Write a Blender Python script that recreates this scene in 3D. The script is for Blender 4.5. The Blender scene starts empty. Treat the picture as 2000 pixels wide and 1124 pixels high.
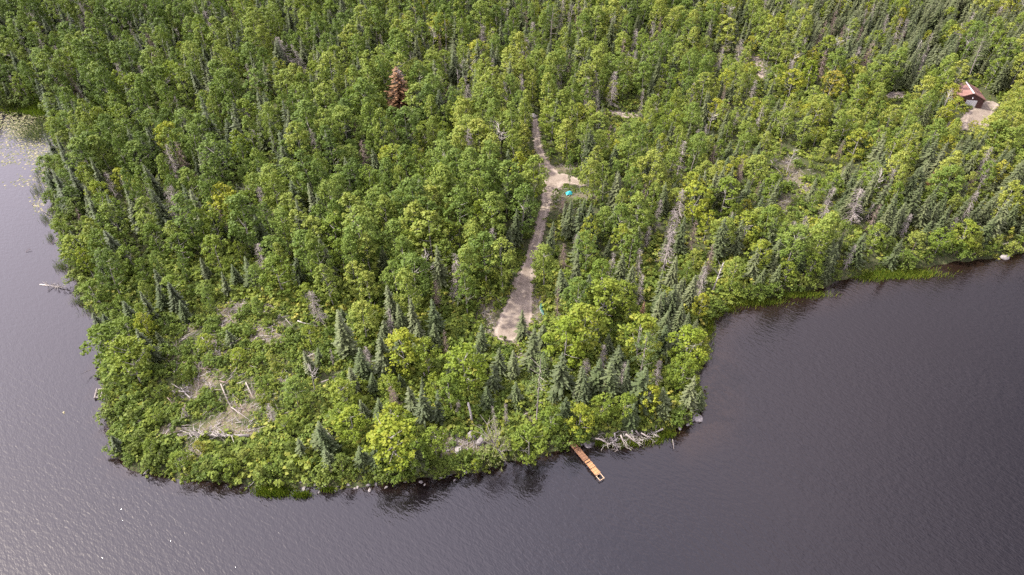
import bpy, math, random
import numpy as np
from mathutils import Vector, Matrix, Euler

SC = bpy.context.scene
COL = SC.collection
random.seed(11)
RNG = np.random.default_rng(7)
R = math.radians

# ------------------------------------------------------------------ camera
CAM_H = 108.0
PITCH = R(41.5)
FPX = 1333.0                       # focal length in pixels of the 2000 px wide photograph
cam_d = bpy.data.cameras.new('camera')
cam = bpy.data.objects.new('camera', cam_d)
COL.objects.link(cam)
cam_d.sensor_width = 36.0
cam_d.lens = 36.0 * FPX / 2000.0
cam_d.clip_start = 1.0
cam_d.clip_end = 8000.0
cam.location = (0, 0, CAM_H)
cam.rotation_euler = (math.pi / 2 - PITCH, 0, 0)
SC.camera = cam

# ------------------------------------------------------------------ sky and sun
SUN_VEC = Vector((-0.70, 0.10, 0.78)).normalized()      # towards the sun
SUN_EL = math.asin(SUN_VEC.z)
SUN_AZ = math.atan2(SUN_VEC.x, SUN_VEC.y)
world = bpy.data.worlds.new('World')
SC.world = world
world.use_nodes = True
wt = world.node_tree
wt.nodes.clear()
w_out = wt.nodes.new('ShaderNodeOutputWorld')
w_bg = wt.nodes.new('ShaderNodeBackground')
w_bg.inputs['Strength'].default_value = 0.15
sky = wt.nodes.new('ShaderNodeTexSky')
sky.sky_type = 'NISHITA'
sky.sun_disc = False
sky.sun_elevation = SUN_EL
sky.sun_rotation = SUN_AZ
sky.air_density = 1.0
sky.dust_density = 2.5
tc = wt.nodes.new('ShaderNodeTexCoord')
cn = wt.nodes.new('ShaderNodeTexNoise')
cn.inputs['Scale'].default_value = 1.9
cn.inputs['Detail'].default_value = 5
cr = wt.nodes.new('ShaderNodeMapRange')
cr.inputs['From Min'].default_value = 0.35
cr.inputs['From Max'].default_value = 0.62
cr.inputs['To Min'].default_value = 0.35
cr.inputs['To Max'].default_value = 0.95
cm = wt.nodes.new('ShaderNodeMix')
cm.data_type = 'RGBA'
cm.inputs['B'].default_value = (6.8, 5.95, 6.9, 1)        # broken bright cloud over the blue
wt.links.new(tc.outputs['Generated'], cn.inputs['Vector'])
wt.links.new(cn.outputs['Fac'], cr.inputs['Value'])
wt.links.new(cr.outputs['Result'], cm.inputs['Factor'])
wt.links.new(sky.outputs['Color'], cm.inputs['A'])
# cloud and haze glow brighter towards the sun
vd = wt.nodes.new('ShaderNodeVectorMath'); vd.operation = 'DOT_PRODUCT'
vd.inputs[1].default_value = SUN_VEC
wt.links.new(tc.outputs['Generated'], vd.inputs[0])
gl = wt.nodes.new('ShaderNodeMapRange'); gl.interpolation_type = 'SMOOTHSTEP'
gl.inputs['From Min'].default_value = 0.0
gl.inputs['From Max'].default_value = 1.0
gl.inputs['To Min'].default_value = 0.42
gl.inputs['To Max'].default_value = 1.75
wt.links.new(vd.outputs['Value'], gl.inputs['Value'])
gm = wt.nodes.new('ShaderNodeVectorMath'); gm.operation = 'SCALE'
wt.links.new(cm.outputs['Result'], gm.inputs[0])
wt.links.new(gl.outputs['Result'], gm.inputs['Scale'])
wt.links.new(gm.outputs['Vector'], w_bg.inputs['Color'])
wt.links.new(w_bg.outputs['Background'], w_out.inputs['Surface'])

sun_d = bpy.data.lights.new('sun', 'SUN')
sun_d.energy = 4.0
sun_d.angle = R(2.5)
sun_d.color = (1.0, 0.94, 0.85)
sun = bpy.data.objects.new('sun', sun_d)
COL.objects.link(sun)
sun.rotation_euler = SUN_VEC.to_track_quat('Z', 'Y').to_euler()

SC.view_settings.view_transform = 'Standard'
SC.view_settings.look = 'None'
SC.view_settings.exposure = 1.28
SC.view_settings.gamma = 1.0
SC.view_settings.use_curve_mapping = False
SC.render.engine = 'CYCLES'
SC.cycles.max_bounces = 5
SC.cycles.diffuse_bounces = 3
SC.cycles.glossy_bounces = 2
SC.cycles.transmission_bounces = 3
SC.cycles.caustics_reflective = False
SC.cycles.caustics_refractive = False
SC.cycles.use_denoising = False
SC.cycles.sample_clamp_indirect = 4

# ------------------------------------------------------------------ where things stand
CP, SP = math.cos(PITCH), math.sin(PITCH)
def ground_xy(px, py, z=0.0):
    """The place on the ground (at height z) seen at photograph position px, py."""
    dx = (px - 1000) / FPX
    dz = -(py - 562) / FPX
    vy = CP + dz * SP
    vz = -SP + dz * CP
    t = (z - CAM_H) / vz
    return dx * t, vy * t
def seen_at(x, y, z):
    """Vectorised: photograph position and depth of a point of the place."""
    depth = y * CP - (z - CAM_H) * SP
    up = y * SP + (z - CAM_H) * CP
    return 1000 + FPX * x / depth, 562 - FPX * up / depth, depth

SHORE_PX = [(-420, 150), (-200, 196), (0, 214), (50, 214), (92, 222), (108, 240), (118, 275), (104, 310), (96, 350), (104, 400),
            (114, 450), (130, 490), (140, 530), (152, 565), (178, 597), (208, 622), (215, 645), (208, 670), (200, 700), (202, 760),
            (205, 800), (214, 830), (220, 862), (240, 898), (275, 920), (330, 928), (400, 934), (470, 942), (505, 953), (550, 955),
            (600, 948), (680, 950), (740, 946), (800, 938), (860, 932), (915, 922), (960, 912), (1010, 898), (1060, 888), (1100, 878),
            (1130, 864), (1170, 862), (1230, 866), (1275, 858), (1320, 836), (1362, 816), (1370, 790), (1362, 740), (1368, 690),
            (1360, 660), (1372, 640), (1398, 612), (1455, 588), (1540, 574), (1600, 562), (1650, 545), (1710, 530), (1770, 524),
            (1830, 516), (1900, 508), (1960, 498), (2000, 492), (2200, 462), (2500, 420)]
SHORE = [ground_xy(a, b) for a, b in SHORE_PX]
FARPTS = [(SHORE[-1][0] + 900, SHORE[-1][1] - 60), (3500, 150), (3500, 4000), (-3500, 4000), (-3500, 330), (-900, 300)]
def wiggle(poly, amp=0.7):
    out = []
    for i in range(len(poly) - 1):
        (x0, y0), (x1, y1) = poly[i], poly[i + 1]
        n = max(1, int(math.hypot(x1 - x0, y1 - y0) / 2.0))
        for k in range(n):
            f = k / n
            out.append((x0 + (x1 - x0) * f + random.uniform(-amp, amp) * (k > 0), y0 + (y1 - y0) * f + random.uniform(-amp, amp) * (k > 0)))
    out.append(poly[-1])
    return out
LAND = np.array(wiggle(SHORE) + FARPTS)

def poly_sd(P, poly):
    """Signed distance of points P (n,2) to a polygon, positive inside."""
    P = np.asarray(P, float)
    A = poly
    B = np.roll(poly, -1, axis=0)
    out = np.empty(len(P))
    for s in range(0, len(P), 20000):
        p = P[s:s + 20000]
        d2 = np.full(len(p), 1e18)
        ins = np.zeros(len(p), bool)
        for a, b in zip(A, B):
            e = b - a
            w = p - a
            t = np.clip((w @ e) / max(e @ e, 1e-9), 0, 1)
            q = w - t[:, None] * e
            d2 = np.minimum(d2, (q * q).sum(1))
            c = ((a[1] <= p[:, 1]) & (b[1] > p[:, 1])) | ((b[1] <= p[:, 1]) & (a[1] > p[:, 1]))
            if e[1] != 0:
                xi = a[0] + (p[:, 1] - a[1]) / e[1] * e[0]
                ins ^= c & (p[:, 0] < xi)
        d = np.sqrt(d2)
        out[s:s + 20000] = np.where(ins, d, -d)
    return out

def bumps(x, y):
    return (np.sin(x * .043 + 1.3) * np.cos(y * .037 + .4) + .6 * np.sin(x * .09 + y * .071) + .35 * np.sin(x * .17 - y * .15 + 2))
def height_from(sd, x, y):
    up = 0.35 + 1.5 * (1 - np.exp(-np.maximum(sd, 0) / 5.0)) + np.clip(sd / 60, 0, 1) * (1.6 + 1.1 * bumps(x, y))
    up = up + np.clip((y - 190) / 140, 0, 6) * 3.0
    dn = -0.25 * np.minimum(-sd, 8)
    k = np.clip(sd / 0.8, 0, 1)
    return np.where(sd > 0, up * k, dn)
_GX = np.arange(-375, 375.01, 1.5); _GY = np.arange(30, 480.01, 1.5)
_gX, _gY = np.meshgrid(_GX, _GY)
_gSD = poly_sd(np.stack([_gX.ravel(), _gY.ravel()], 1), LAND).reshape(_gX.shape)
_gZ = height_from(_gSD, _gX, _gY)
def _look(T, xs, ys):
    fx = np.clip((np.asarray(xs, float) + 375) / 1.5, 0, len(_GX) - 1.001); fy = np.clip((np.asarray(ys, float) - 30) / 1.5, 0, len(_GY) - 1.001)
    i = fx.astype(int); j = fy.astype(int); a = fx - i; b = fy - j
    return (T[j, i] * (1 - a) + T[j, i + 1] * a) * (1 - b) + (T[j + 1, i] * (1 - a) + T[j + 1, i + 1] * a) * b
def ground_z(xs, ys):
    return _look(_gZ, np.atleast_1d(xs), np.atleast_1d(ys))
def land_sd(P):
    P = np.asarray(P, float)
    return _look(_gSD, P[:, 0], P[:, 1])
def gz(x, y):
    return float(ground_z([x], [y])[0])
def at(px, py, h=0.0):
    """Ground point whose point h metres above it is seen at px, py."""
    z = 1.5
    for _ in range(4):
        x, y = ground_xy(px, py, z + h)
        z = max(gz(x, y), 0.0)
    return x, y, z

# ------------------------------------------------------------------ materials
def mat(name):
    m = bpy.data.materials.new(name)
    m.use_nodes = True
    nt = m.node_tree
    nt.nodes.clear()
    return m, nt, nt.nodes.new('ShaderNodeOutputMaterial')
def ramp_node(nt, stops):
    r = nt.nodes.new('ShaderNodeValToRGB')
    e = r.color_ramp.elements
    while len(e) < len(stops):
        e.new(0.5)
    for k, (p, c) in enumerate(stops):
        e[k].position = p
        e[k].color = (*c, 1)
    return r
def noise_node(nt, scale, detail=3, rough=.5, coord='pos'):
    n = nt.nodes.new('ShaderNodeTexNoise')
    n.inputs['Scale'].default_value = scale
    n.inputs['Detail'].default_value = detail
    n.inputs['Roughness'].default_value = rough
    if coord == 'pos':
        g = nt.nodes.new('ShaderNodeNewGeometry')
        nt.links.new(g.outputs['Position'], n.inputs['Vector'])
    else:
        g = nt.nodes.new('ShaderNodeTexCoord')
        nt.links.new(g.outputs['Object'], n.inputs['Vector'])
    return n
def math_node(nt, op, a, b=None, c=None):
    n = nt.nodes.new('ShaderNodeMath')
    n.operation = op
    for k, v in enumerate((a, b, c)):
        if v is None:
            continue
        if isinstance(v, (int, float)):
            n.inputs[k].default_value = v
        else:
            nt.links.new(v, n.inputs[k])
    return n.outputs[0]

def leaf_material(name, stops, trans=.28, rough=.55, wv=.36, wr=.46, wn=.30, off=0.0, spec=.12):
    """Leaves: hue varies from clump to clump (v), tree to tree and stand to stand."""
    m, nt, out = mat(name)
    at_ = nt.nodes.new('ShaderNodeAttribute'); at_.attribute_name = 'v'
    oi_ = nt.nodes.new('ShaderNodeObjectInfo')
    sep = nt.nodes.new('ShaderNodeSeparateColor')
    nt.links.new(oi_.outputs['Color'], sep.inputs['Color'])
    tone = nt.nodes.new('ShaderNodeMix')              # alpha 0: the tree's own tone; else a random one
    nt.links.new(oi_.outputs['Alpha'], tone.inputs['Factor'])
    nt.links.new(sep.outputs[0], tone.inputs['A'])
    nt.links.new(oi_.outputs['Random'], tone.inputs['B'])
    sn = noise_node(nt, .028, 2)
    s = math_node(nt, 'MULTIPLY', at_.outputs['Fac'], wv)
    s = math_node(nt, 'MULTIPLY_ADD', tone.outputs['Result'], wr, s)
    gp = nt.nodes.new('ShaderNodeNewGeometry'); sx_ = nt.nodes.new('ShaderNodeSeparateXYZ')
    nt.links.new(gp.outputs['Position'], sx_.inputs[0])
    n2 = math_node(nt, 'MULTIPLY_ADD', sn.outputs['Fac'], 2.2, -0.6)
    n2 = math_node(nt, 'MULTIPLY_ADD', sx_.outputs[0], .0036, n2)   # the stands east of the drive are the yellower ones
    s = math_node(nt, 'MULTIPLY_ADD', n2, wn, s)
    s = math_node(nt, 'ADD', s, off - .04)
    rp = ramp_node(nt, stops)
    nt.links.new(s, rp.inputs['Fac'])
    p = nt.nodes.new('ShaderNodeBsdfPrincipled')
    p.inputs['Roughness'].default_value = rough
    p.inputs['Specular IOR Level'].default_value = spec
    nt.links.new(rp.outputs['Color'], p.inputs['Base Color'])
    tr = nt.nodes.new('ShaderNodeBsdfTranslucent')
    tm = nt.nodes.new('ShaderNodeMix'); tm.data_type = 'RGBA'; tm.blend_type = 'MULTIPLY'
    tm.inputs['Factor'].default_value = 1
    tm.inputs['B'].default_value = (1.25, 1.35, .6, 1)
    nt.links.new(rp.outputs['Color'], tm.inputs['A'])
    nt.links.new(tm.outputs['Result'], tr.inputs['Color'])
    mx = nt.nodes.new('ShaderNodeMixShader')
    mx.inputs['Fac'].default_value = trans
    nt.links.new(p.outputs['BSDF'], mx.inputs[1])
    nt.links.new(tr.outputs['BSDF'], mx.inputs[2])
    nt.links.new(mx.outputs['Shader'], out.inputs['Surface'])
    return m
def simple_material(name, c0, c1, scale=3.0, rough=.8, coord='obj', detail=4, bump=0.0, metallic=0.0, spec=.3):
    m, nt, out = mat(name)
    n = noise_node(nt, scale, detail, .6, coord)
    rp = ramp_node(nt, [(.32, c0), (.68, c1)])
    nt.links.new(n.outputs['Fac'], rp.inputs['Fac'])
    p = nt.nodes.new('ShaderNodeBsdfPrincipled')
    p.inputs['Roughness'].default_value = rough
    p.inputs['Metallic'].default_value = metallic
    p.inputs['Specular IOR Level'].default_value = spec
    nt.links.new(rp.outputs['Color'], p.inputs['Base Color'])
    if bump:
        b = nt.nodes.new('ShaderNodeBump')
        b.inputs['Strength'].default_value = bump
        b.inputs['Distance'].default_value = .1
        nt.links.new(n.outputs['Fac'], b.inputs['Height'])
        nt.links.new(b.outputs['Normal'], p.inputs['Normal'])
    nt.links.new(p.outputs['BSDF'], out.inputs['Surface'])
    return m

M = {}
M['aspen'] = leaf_material('aspen_leaf', [(0, (.050, .080, .018)), (.38, (.100, .150, .028)), (.68, (.162, .205, .038)), (1, (.25, .26, .05))])
M['birch'] = leaf_material('birch_leaf', [(0, (.060, .098, .018)), (.45, (.108, .155, .022)), (.8, (.165, .20, .026)), (1, (.24, .23, .030))], off=.04)
M['yellow'] = leaf_material('yellowing_birch_leaf', [(0, (.085, .13, .018)), (.5, (.15, .20, .022)), (1, (.27, .265, .030))], off=.1)
M['gold'] = leaf_material('golden_leaf', [(0, (.12, .14, .025)), (.5, (.20, .20, .035)), (1, (.32, .24, .045))], off=.1)
M['spruce'] = leaf_material('spruce_needle', [(0, (.036, .052, .024)), (.5, (.074, .094, .038)), (1, (.135, .150, .070))], trans=.1, rough=.6, spec=.3)
M['fir'] = leaf_material('fir_needle', [(0, (.036, .056, .022)), (.5, (.078, .104, .040)), (1, (.142, .164, .075))], trans=.12, rough=.6, spec=.3)
M['cedar'] = leaf_material('cedar_spray', [(0, (.050, .076, .014)), (.5, (.096, .128, .022)), (1, (.165, .185, .034))], trans=.12)
M['pine'] = leaf_material('pine_needle', [(0, (.034, .056, .020)), (.5, (.078, .108, .036)), (1, (.14, .165, .055))], trans=.1)
M['olive'] = leaf_material('thin_olive_leaf', [(0, (.07, .085, .035)), (.5, (.13, .14, .055)), (1, (.2, .2, .09))], trans=.15)
M['rust'] = leaf_material('rust_needle', [(0, (.11, .07, .04)), (.5, (.21, .12, .065)), (1, (.30, .18, .10))], trans=.1)
M['under'] = leaf_material('undergrowth_leaf', [(0, (.045, .068, .016)), (.35, (.095, .135, .024)), (.7, (.170, .205, .034)), (1, (.32, .28, .06))], wv=.55, wr=.45, wn=.12)
M['shrub'] = leaf_material('shrub_leaf', [(0, (.050, .078, .017)), (.5, (.098, .142, .024)), (1, (.18, .215, .034))], wv=.45, wr=.45, wn=.15)
M['bark'] = simple_material('grey_brown_bark', (.07, .055, .045), (.17, .14, .12), 2.5)
M['pale_bark'] = simple_material('pale_bark', (.15, .135, .118), (.36, .335, .30), 2.0)
M['dead'] = simple_material('weathered_dead_wood', (.14, .12, .108), (.30, .265, .24), 1.5)
M['dead_white'] = simple_material('bleached_dead_wood', (.22, .20, .18), (.42, .385, .35), 1.5)
M['dead_brown'] = simple_material('brown_dead_twigs', (.10, .072, .06), (.22, .165, .14), 1.5)
M['rock'] = simple_material('grey_rock', (.09, .08, .077), (.24, .22, .21), 1.2, bump=.5)
M['pale_rock'] = simple_material('pale_rock', (.17, .155, .145), (.33, .305, .285), 1.2, bump=.4)
M['new_plank'] = simple_material('fresh_orange_plank', (.42, .20, .085), (.60, .32, .15), 2.0, rough=.6)
M['old_plank'] = simple_material('weathered_brown_plank', (.17, .085, .05), (.30, .15, .085), 2.0)
M['lumber'] = simple_material('pale_lumber', (.42, .29, .18), (.55, .41, .27), 2.0)
M['wall'] = simple_material('maroon_brown_siding', (.055, .026, .024), (.085, .042, .038), 1.0, rough=.6)
M['roof'] = simple_material('faded_red_metal_roof', (.165, .085, .070), (.215, .12, .10), .6, rough=.5, metallic=.0)
M['white_paint'] = simple_material('white_paint', (.55, .545, .54), (.66, .655, .65), 1.0, rough=.5)
M['teal'] = simple_material('teal_tarp', (.02, .27, .30), (.04, .38, .42), 2.0, rough=.35)
M['canoe'] = simple_material('green_canoe', (.02, .06, .045), (.05, .12, .09), 1.0, rough=.4)
M['lily'] = leaf_material('lily_pad', [(0, (.07, .085, .035)), (.35, (.14, .14, .06)), (.7, (.24, .22, .13)), (1, (.33, .29, .20))], trans=.05, wv=.9, wr=0, wn=.1)
M['reed'] = leaf_material('reed_blade', [(0, (.06, .085, .04)), (.5, (.11, .14, .06)), (1, (.2, .2, .10))], wv=.9, wr=0, wn=.1)
M['marsh'] = leaf_material('marsh_grass', [(0, (.055, .095, .014)), (.5, (.11, .155, .02)), (1, (.22, .21, .03))], wv=.8, wr=0, wn=.2)

def ground_material():
    m, nt, out = mat('forest_floor')
    a = nt.nodes.new('ShaderNodeAttribute'); a.attribute_name = 'bare'
    n1 = noise_node(nt, .45, 5, .65)
    n2 = noise_node(nt, 2.6, 5, .7)
    n3 = noise_node(nt, .07, 3)
    floor = ramp_node(nt, [(.3, (.030, .040, .014)), (.48, (.045, .060, .022)), (.60, (.085, .070, .042)), (.72, (.06, .095, .022))])
    nt.links.new(n2.outputs['Fac'], floor.inputs['Fac'])
    bare = ramp_node(nt, [(.30, (.045, .055, .024)), (.40, (.10, .078, .054)), (.48, (.17, .135, .105)), (.54, (.075, .095, .032)), (.62, (.13, .12, .05)), (.74, (.23, .195, .16))])
    nt.links.new(n2.outputs['Fac'], bare.inputs['Fac'])
    s = math_node(nt, 'MULTIPLY_ADD', n1.outputs['Fac'], 1.6, -.8)
    s = math_node(nt, 'ADD', s, a.outputs['Fac'])
    s = math_node(nt, 'MULTIPLY_ADD', s, 3.0, -1.0)
    cl = nt.nodes.new('ShaderNodeClamp')
    nt.links.new(s, cl.inputs['Value'])
    f = math_node(nt, 'MULTIPLY', cl.outputs['Result'], math_node(nt, 'GREATER_THAN', a.outputs['Fac'], .02))
    mx = nt.nodes.new('ShaderNodeMix'); mx.data_type = 'RGBA'
    nt.links.new(f, mx.inputs['Factor'])
    nt.links.new(floor.outputs['Color'], mx.inputs['A'])
    nt.links.new(bare.outputs['Color'], mx.inputs['B'])
    p = nt.nodes.new('ShaderNodeBsdfPrincipled')
    p.inputs['Roughness'].default_value = .95
    p.inputs['Specular IOR Level'].default_value = .1
    nt.links.new(mx.outputs['Result'], p.inputs['Base Color'])
    b = nt.nodes.new('ShaderNodeBump'); b.inputs['Strength'].default_value = .8; b.inputs['Distance'].default_value = .35
    nt.links.new(n2.outputs['Fac'], b.inputs['Height'])
    nt.links.new(b.outputs['Normal'], p.inputs['Normal'])
    nt.links.new(p.outputs['BSDF'], out.inputs['Surface'])
    return m
def gravel_material():
    m, nt, out = mat('gravel')
    n1 = noise_node(nt, .35, 4, .6)
    n2 = noise_node(nt, 6.0, 4, .75)
    n3 = noise_node(nt, 1.3, 4, .6)
    c = ramp_node(nt, [(.34, (.125, .100, .078)), (.50, (.215, .178, .142)), (.64, (.29, .245, .20))])
    s = math_node(nt, 'MULTIPLY', n1.outputs['Fac'], .4)
    s = math_node(nt, 'MULTIPLY_ADD', n2.outputs['Fac'], .25, s)
    s = math_node(nt, 'MULTIPLY_ADD', n3.outputs['Fac'], .3, s)
    ac = nt.nodes.new('ShaderNodeAttribute'); ac.attribute_name = 'across'      # metres in from the edge: wheel tracks at 0.6 m
    rt = math_node(nt, 'SUBTRACT', ac.outputs['Fac'], .75)
    rt = math_node(nt, 'ABSOLUTE', rt)
    rt = math_node(nt, 'SMOOTH_MIN', rt, .45, .2)
    s = math_node(nt, 'MULTIPLY_ADD', rt, -.30, s)
    s = math_node(nt, 'ADD', s, .12)
    nt.links.new(s, c.inputs['Fac'])
    p = nt.nodes.new('ShaderNodeBsdfPrincipled')
    p.inputs['Roughness'].default_value = .95
    p.inputs['Specular IOR Level'].default_value = .15
    nt.links.new(c.outputs['Color'], p.inputs['Base Color'])
    b = nt.nodes.new('ShaderNodeBump'); b.inputs['Strength'].default_value = .5; b.inputs['Distance'].default_value = .08
    nt.links.new(n2.outputs['Fac'], b.inputs['Height'])
    nt.links.new(b.outputs['Normal'], p.inputs['Normal'])
    nt.links.new(p.outputs['BSDF'], out.inputs['Surface'])
    return m
def water_material():
    m, nt, out = mat('lake_water')
    g = nt.nodes.new('ShaderNodeNewGeometry')
    def waves(rot, sx, sy, scale, detail, dist=0.0):
        mp = nt.nodes.new('ShaderNodeMapping')
        mp.vector_type = 'TEXTURE'
        mp.inputs['Rotation'].default_value = (0, 0, R(rot))
        mp.inputs['Scale'].default_value = (sx, sy, 1)
        nt.links.new(g.outputs['Position'], mp.inputs['Vector'])
        n = nt.nodes.new('ShaderNodeTexNoise')
        n.inputs['Scale'].default_value = scale
        n.inputs['Detail'].default_value = detail
        n.inputs['Distortion'].default_value = dist
        nt.links.new(mp.outputs['Vector'], n.inputs['Vector'])
        return n.outputs['Fac']
    a = waves(-32, 2.4, 1.0, 1.5, 2, .3)
    b = waves(-55, 2.0, .8, 3.0, 2)
    c = waves(-40, 2.6, 1.0, 3.6, 1)
    big = waves(-20, 5.0, 1.0, .07, 4, .5)
    h = math_node(nt, 'MULTIPLY', a, 1.0)
    h = math_node(nt, 'MULTIPLY_ADD', b, .42, h)
    h = math_node(nt, 'MULTIPLY_ADD', c, .30, h)
    bp = nt.nodes.new('ShaderNodeBump')
    bp.inputs['Distance'].default_value = .085
    nt.links.new(math_node(nt, 'MULTIPLY_ADD', big, 1.5, .05), bp.inputs['Strength'])
    nt.links.new(h, bp.inputs['Height'])
    at_ = nt.nodes.new('ShaderNodeAttribute'); at_.attribute_name = 'shallow'
    n = noise_node(nt, 1.1, 4, .6)
    f = math_node(nt, 'MULTIPLY', at_.outputs['Fac'], n.outputs['Fac'])
    cl = ramp_node(nt, [(0, (.0045, .0034, .0042)), (.8, (.020, .011, .006))])
    nt.links.new(f, cl.inputs['Fac'])
    p = nt.nodes.new('ShaderNodeBsdfPrincipled')
    nt.links.new(cl.outputs['Color'], p.inputs['Base Color'])
    p.inputs['Roughness'].default_value = .07
    p.inputs['IOR'].default_value = 1.58
    p.inputs['Specular IOR Level'].default_value = .5
    nt.links.new(bp.outputs['Normal'], p.inputs['Normal'])
    nt.links.new(p.outputs['BSDF'], out.inputs['Surface'])
    return m
M['ground'] = ground_material()
M['gravel'] = gravel_material()
M['water'] = water_material()

# ------------------------------------------------------------------ mesh helpers
class MB:
    """Collects vertices and faces, each face with a value v and a material slot."""
    def __init__(s):
        s.v, s.f, s.a, s.m = [], [], [], []
        s.n = 0
    def add(s, verts, faces, v=.5, m=0):
        s.v.extend(verts)
        n = s.n
        for f in faces:
            s.f.append(tuple(i + n for i in f))
            s.a.append(v)
            s.m.append(m)
        s.n += len(verts)
    def mesh(s, name, mats, smooth=False):
        me = bpy.data.meshes.new(name)
        me.from_pydata([tuple(map(float, p)) for p in s.v], [], s.f)
        at_ = me.attributes.new('v', 'FLOAT', 'FACE')
        at_.data.foreach_set('value', np.array(s.a, 'f'))
        for mm in mats:
            me.materials.append(mm)
        me.polygons.foreach_set('material_index', np.array(s.m, 'i'))
        if smooth:
            me.polygons.foreach_set('use_smooth', np.ones(len(s.f), bool))
        me.update()
        return me
def V(*a):
    return np.array(a, float)
def unit(v):
    return v / (np.linalg.norm(v) + 1e-9)
def tube(mb, pts, rads, sides=5, v=.5, m=0, cap=True):
    pts = [np.asarray(p, float) for p in pts]
    n = len(pts)
    vs, fs = [], []
    for k, p in enumerate(pts):
        d = unit(pts[min(k + 1, n - 1)] - pts[max(k - 1, 0)])
        a = unit(np.cross(d, V(0, 0, 1) if abs(d[2]) < .9 else V(1, 0, 0)))
        b = np.cross(d, a)
        for j in range(sides):
            t = 2 * math.pi * j / sides
            vs.append(p + rads[k] * (math.cos(t) * a + math.sin(t) * b))
    for k in range(n - 1):
        for j in range(sides):
            j2 = (j + 1) % sides
            fs.append((k * sides + j, k * sides + j2, (k + 1) * sides + j2, (k + 1) * sides + j))
    if cap:
        fs.append(tuple(range(sides - 1, -1, -1)))
        fs.append(tuple((n - 1) * sides + j for j in range(sides)))
    mb.add(vs, fs, v, m)
def leaf(mb, c, nrm, size, v, m=0, asp=1.0):
    nrm = unit(nrm)
    a = unit(np.cross(nrm, RNG.normal(size=3)))
    b = np.cross(nrm, a)
    s = size * .5
    mb.add([c - a * s, c - b * s * asp * .8, c + a * s, c + b * s * asp], [(0, 1, 2, 3)], v, m)
def box(mb, x0, x1, y0, y1, z0, z1, v=.5, m=0):
    p = [(x, y, z) for z in (z0, z1) for y in (y0, y1) for x in (x0, x1)]
    mb.add(p, [(0, 2, 3, 1), (4, 5, 7, 6), (0, 1, 5, 4), (2, 6, 7, 3), (0, 4, 6, 2), (1, 3, 7, 5)], v, m)
def obj(name, me, parent=None, loc=None, label=None, cat=None, group=None, kind=None):
    o = bpy.data.objects.new(name, me)
    COL.objects.link(o)
    if parent is not None:
        o.parent = parent
    if loc is not None:
        o.location = loc
    if label: o['label'] = label
    if cat: o['category'] = cat
    if group: o['group'] = group
    if kind: o['kind'] = kind
    return o

# ------------------------------------------------------------------ terrain, water, road
def axis(lo, hi, step, far):
    a = list(np.arange(lo, hi + .01, step))
    d, x = step, hi
    while x < far:
        d *= 1.35; x += d; a.append(x)
    d, x, b = step, lo, []
    while x > -far:
        d *= 1.35; x -= d; b.append(x)
    return np.array(b[::-1] + a)
def grid_mesh(name, X, Y, Z, keep=None):
    ny, nx = X.shape
    me = bpy.data.meshes.new(name)
    idx = np.arange(ny * nx).reshape(ny, nx)
    q = np.stack([idx[:-1, :-1], idx[:-1, 1:], idx[1:, 1:], idx[1:, :-1]], -1).reshape(-1, 4)
    co = np.stack([X, Y, Z], -1).reshape(-1, 3)
    if keep is not None:
        q = q[keep.reshape(-1)]
        used, inv = np.unique(q, return_inverse=True)
        co = co[used]
        q = inv.reshape(-1, 4)
    me.vertices.add(len(co)); me.vertices.foreach_set('co', co.astype('f').ravel())
    me.loops.add(q.size); me.loops.foreach_set('vertex_index', q.astype('i').ravel())
    me.polygons.add(len(q)); me.polygons.foreach_set('loop_start', np.arange(0, q.size, 4, dtype='i'))
    me.polygons.foreach_set('use_smooth', np.ones(len(q), bool))
    me.update(calc_edges=True)
    return me

# bare patches of ledge, slash and dirt: position in the photograph and radii in metres
BARE = [(452, 612, 4.2, 3.2), (470, 600, 2.5, 2.5), (440, 635, 2.5, 2.5), (405, 738, 3.2, 4.0), (385, 765, 2.0, 2.0), (372, 640, 2.0, 2),
        (345, 690, 1.8, 3.5), (395, 715, 1.8, 1.8), (530, 662, 2.5, 2), (520, 605, 2.0, 2.0), (505, 650, 2, 2), (885, 874, 4.6, 3.2), (925, 880, 4.0, 2.6), (905, 895, 2.2, 2.2), (905, 860, 2.0, 1.6),
        (880, 912, 1.6, 1.6), (950, 605, 3.0, 7.0), (962, 640, 2.5, 4), (990, 672, 5.0, 2.5), (1040, 655, 2.5, 5.0), (1050, 600, 2.2, 5.0),
        (1035, 830, 1.8, 2.2), (1548, 340, 3.6, 6), (1565, 365, 3.5, 5), (1540, 398, 3, 5), (1540, 318, 2.4, 3), (1425, 95, 7, 2.5),
        (1478, 118, 2.0, 7), (1488, 145, 1.5, 5), (1750, 186, 4, 1.5), (1735, 190, 4, 1.5), (1225, 227, 5, 1.5),
        (1195, 222, 4, 2), (1900, 245, 3, 3), (1100, 330, 5, 2), (1140, 385, 4, 3), (1085, 395, 3, 4), (1020, 700, 2.5, 2), (540, 640, 2, 2),
        (265, 385, 3.0, 3.0), (262, 392, 2, 4), (380, 885, 2, 1.5), (430, 830, 3.5, 1.6), (860, 850, 2, 2), (700, 730, 1.6, 1.5), (1175, 705, 1.8, 1.8),
        (960, 722, 2.2, 1.5), (560, 745, 3, 1.5), (470, 800, 4.0, 1.6), (500, 770, 2.5, 1.2), (600, 700, 3, 1.5), (330, 845, 3, 1.6), (265, 800, 1.6, 2), (430, 690, 2, 1.6), (420, 665, 1.6, 1.4), (480, 845, 3, 1.2), (1345, 815, 2, 1)]
BARE_W = []
for a, b, ra, rb in BARE:
    x, y, z = at(a, b)
    if a < 640 and 580 < b < 900:
        ra, rb = ra * 1.15, rb * 1.15
    BARE_W.append((x, y, ra, rb))
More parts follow.
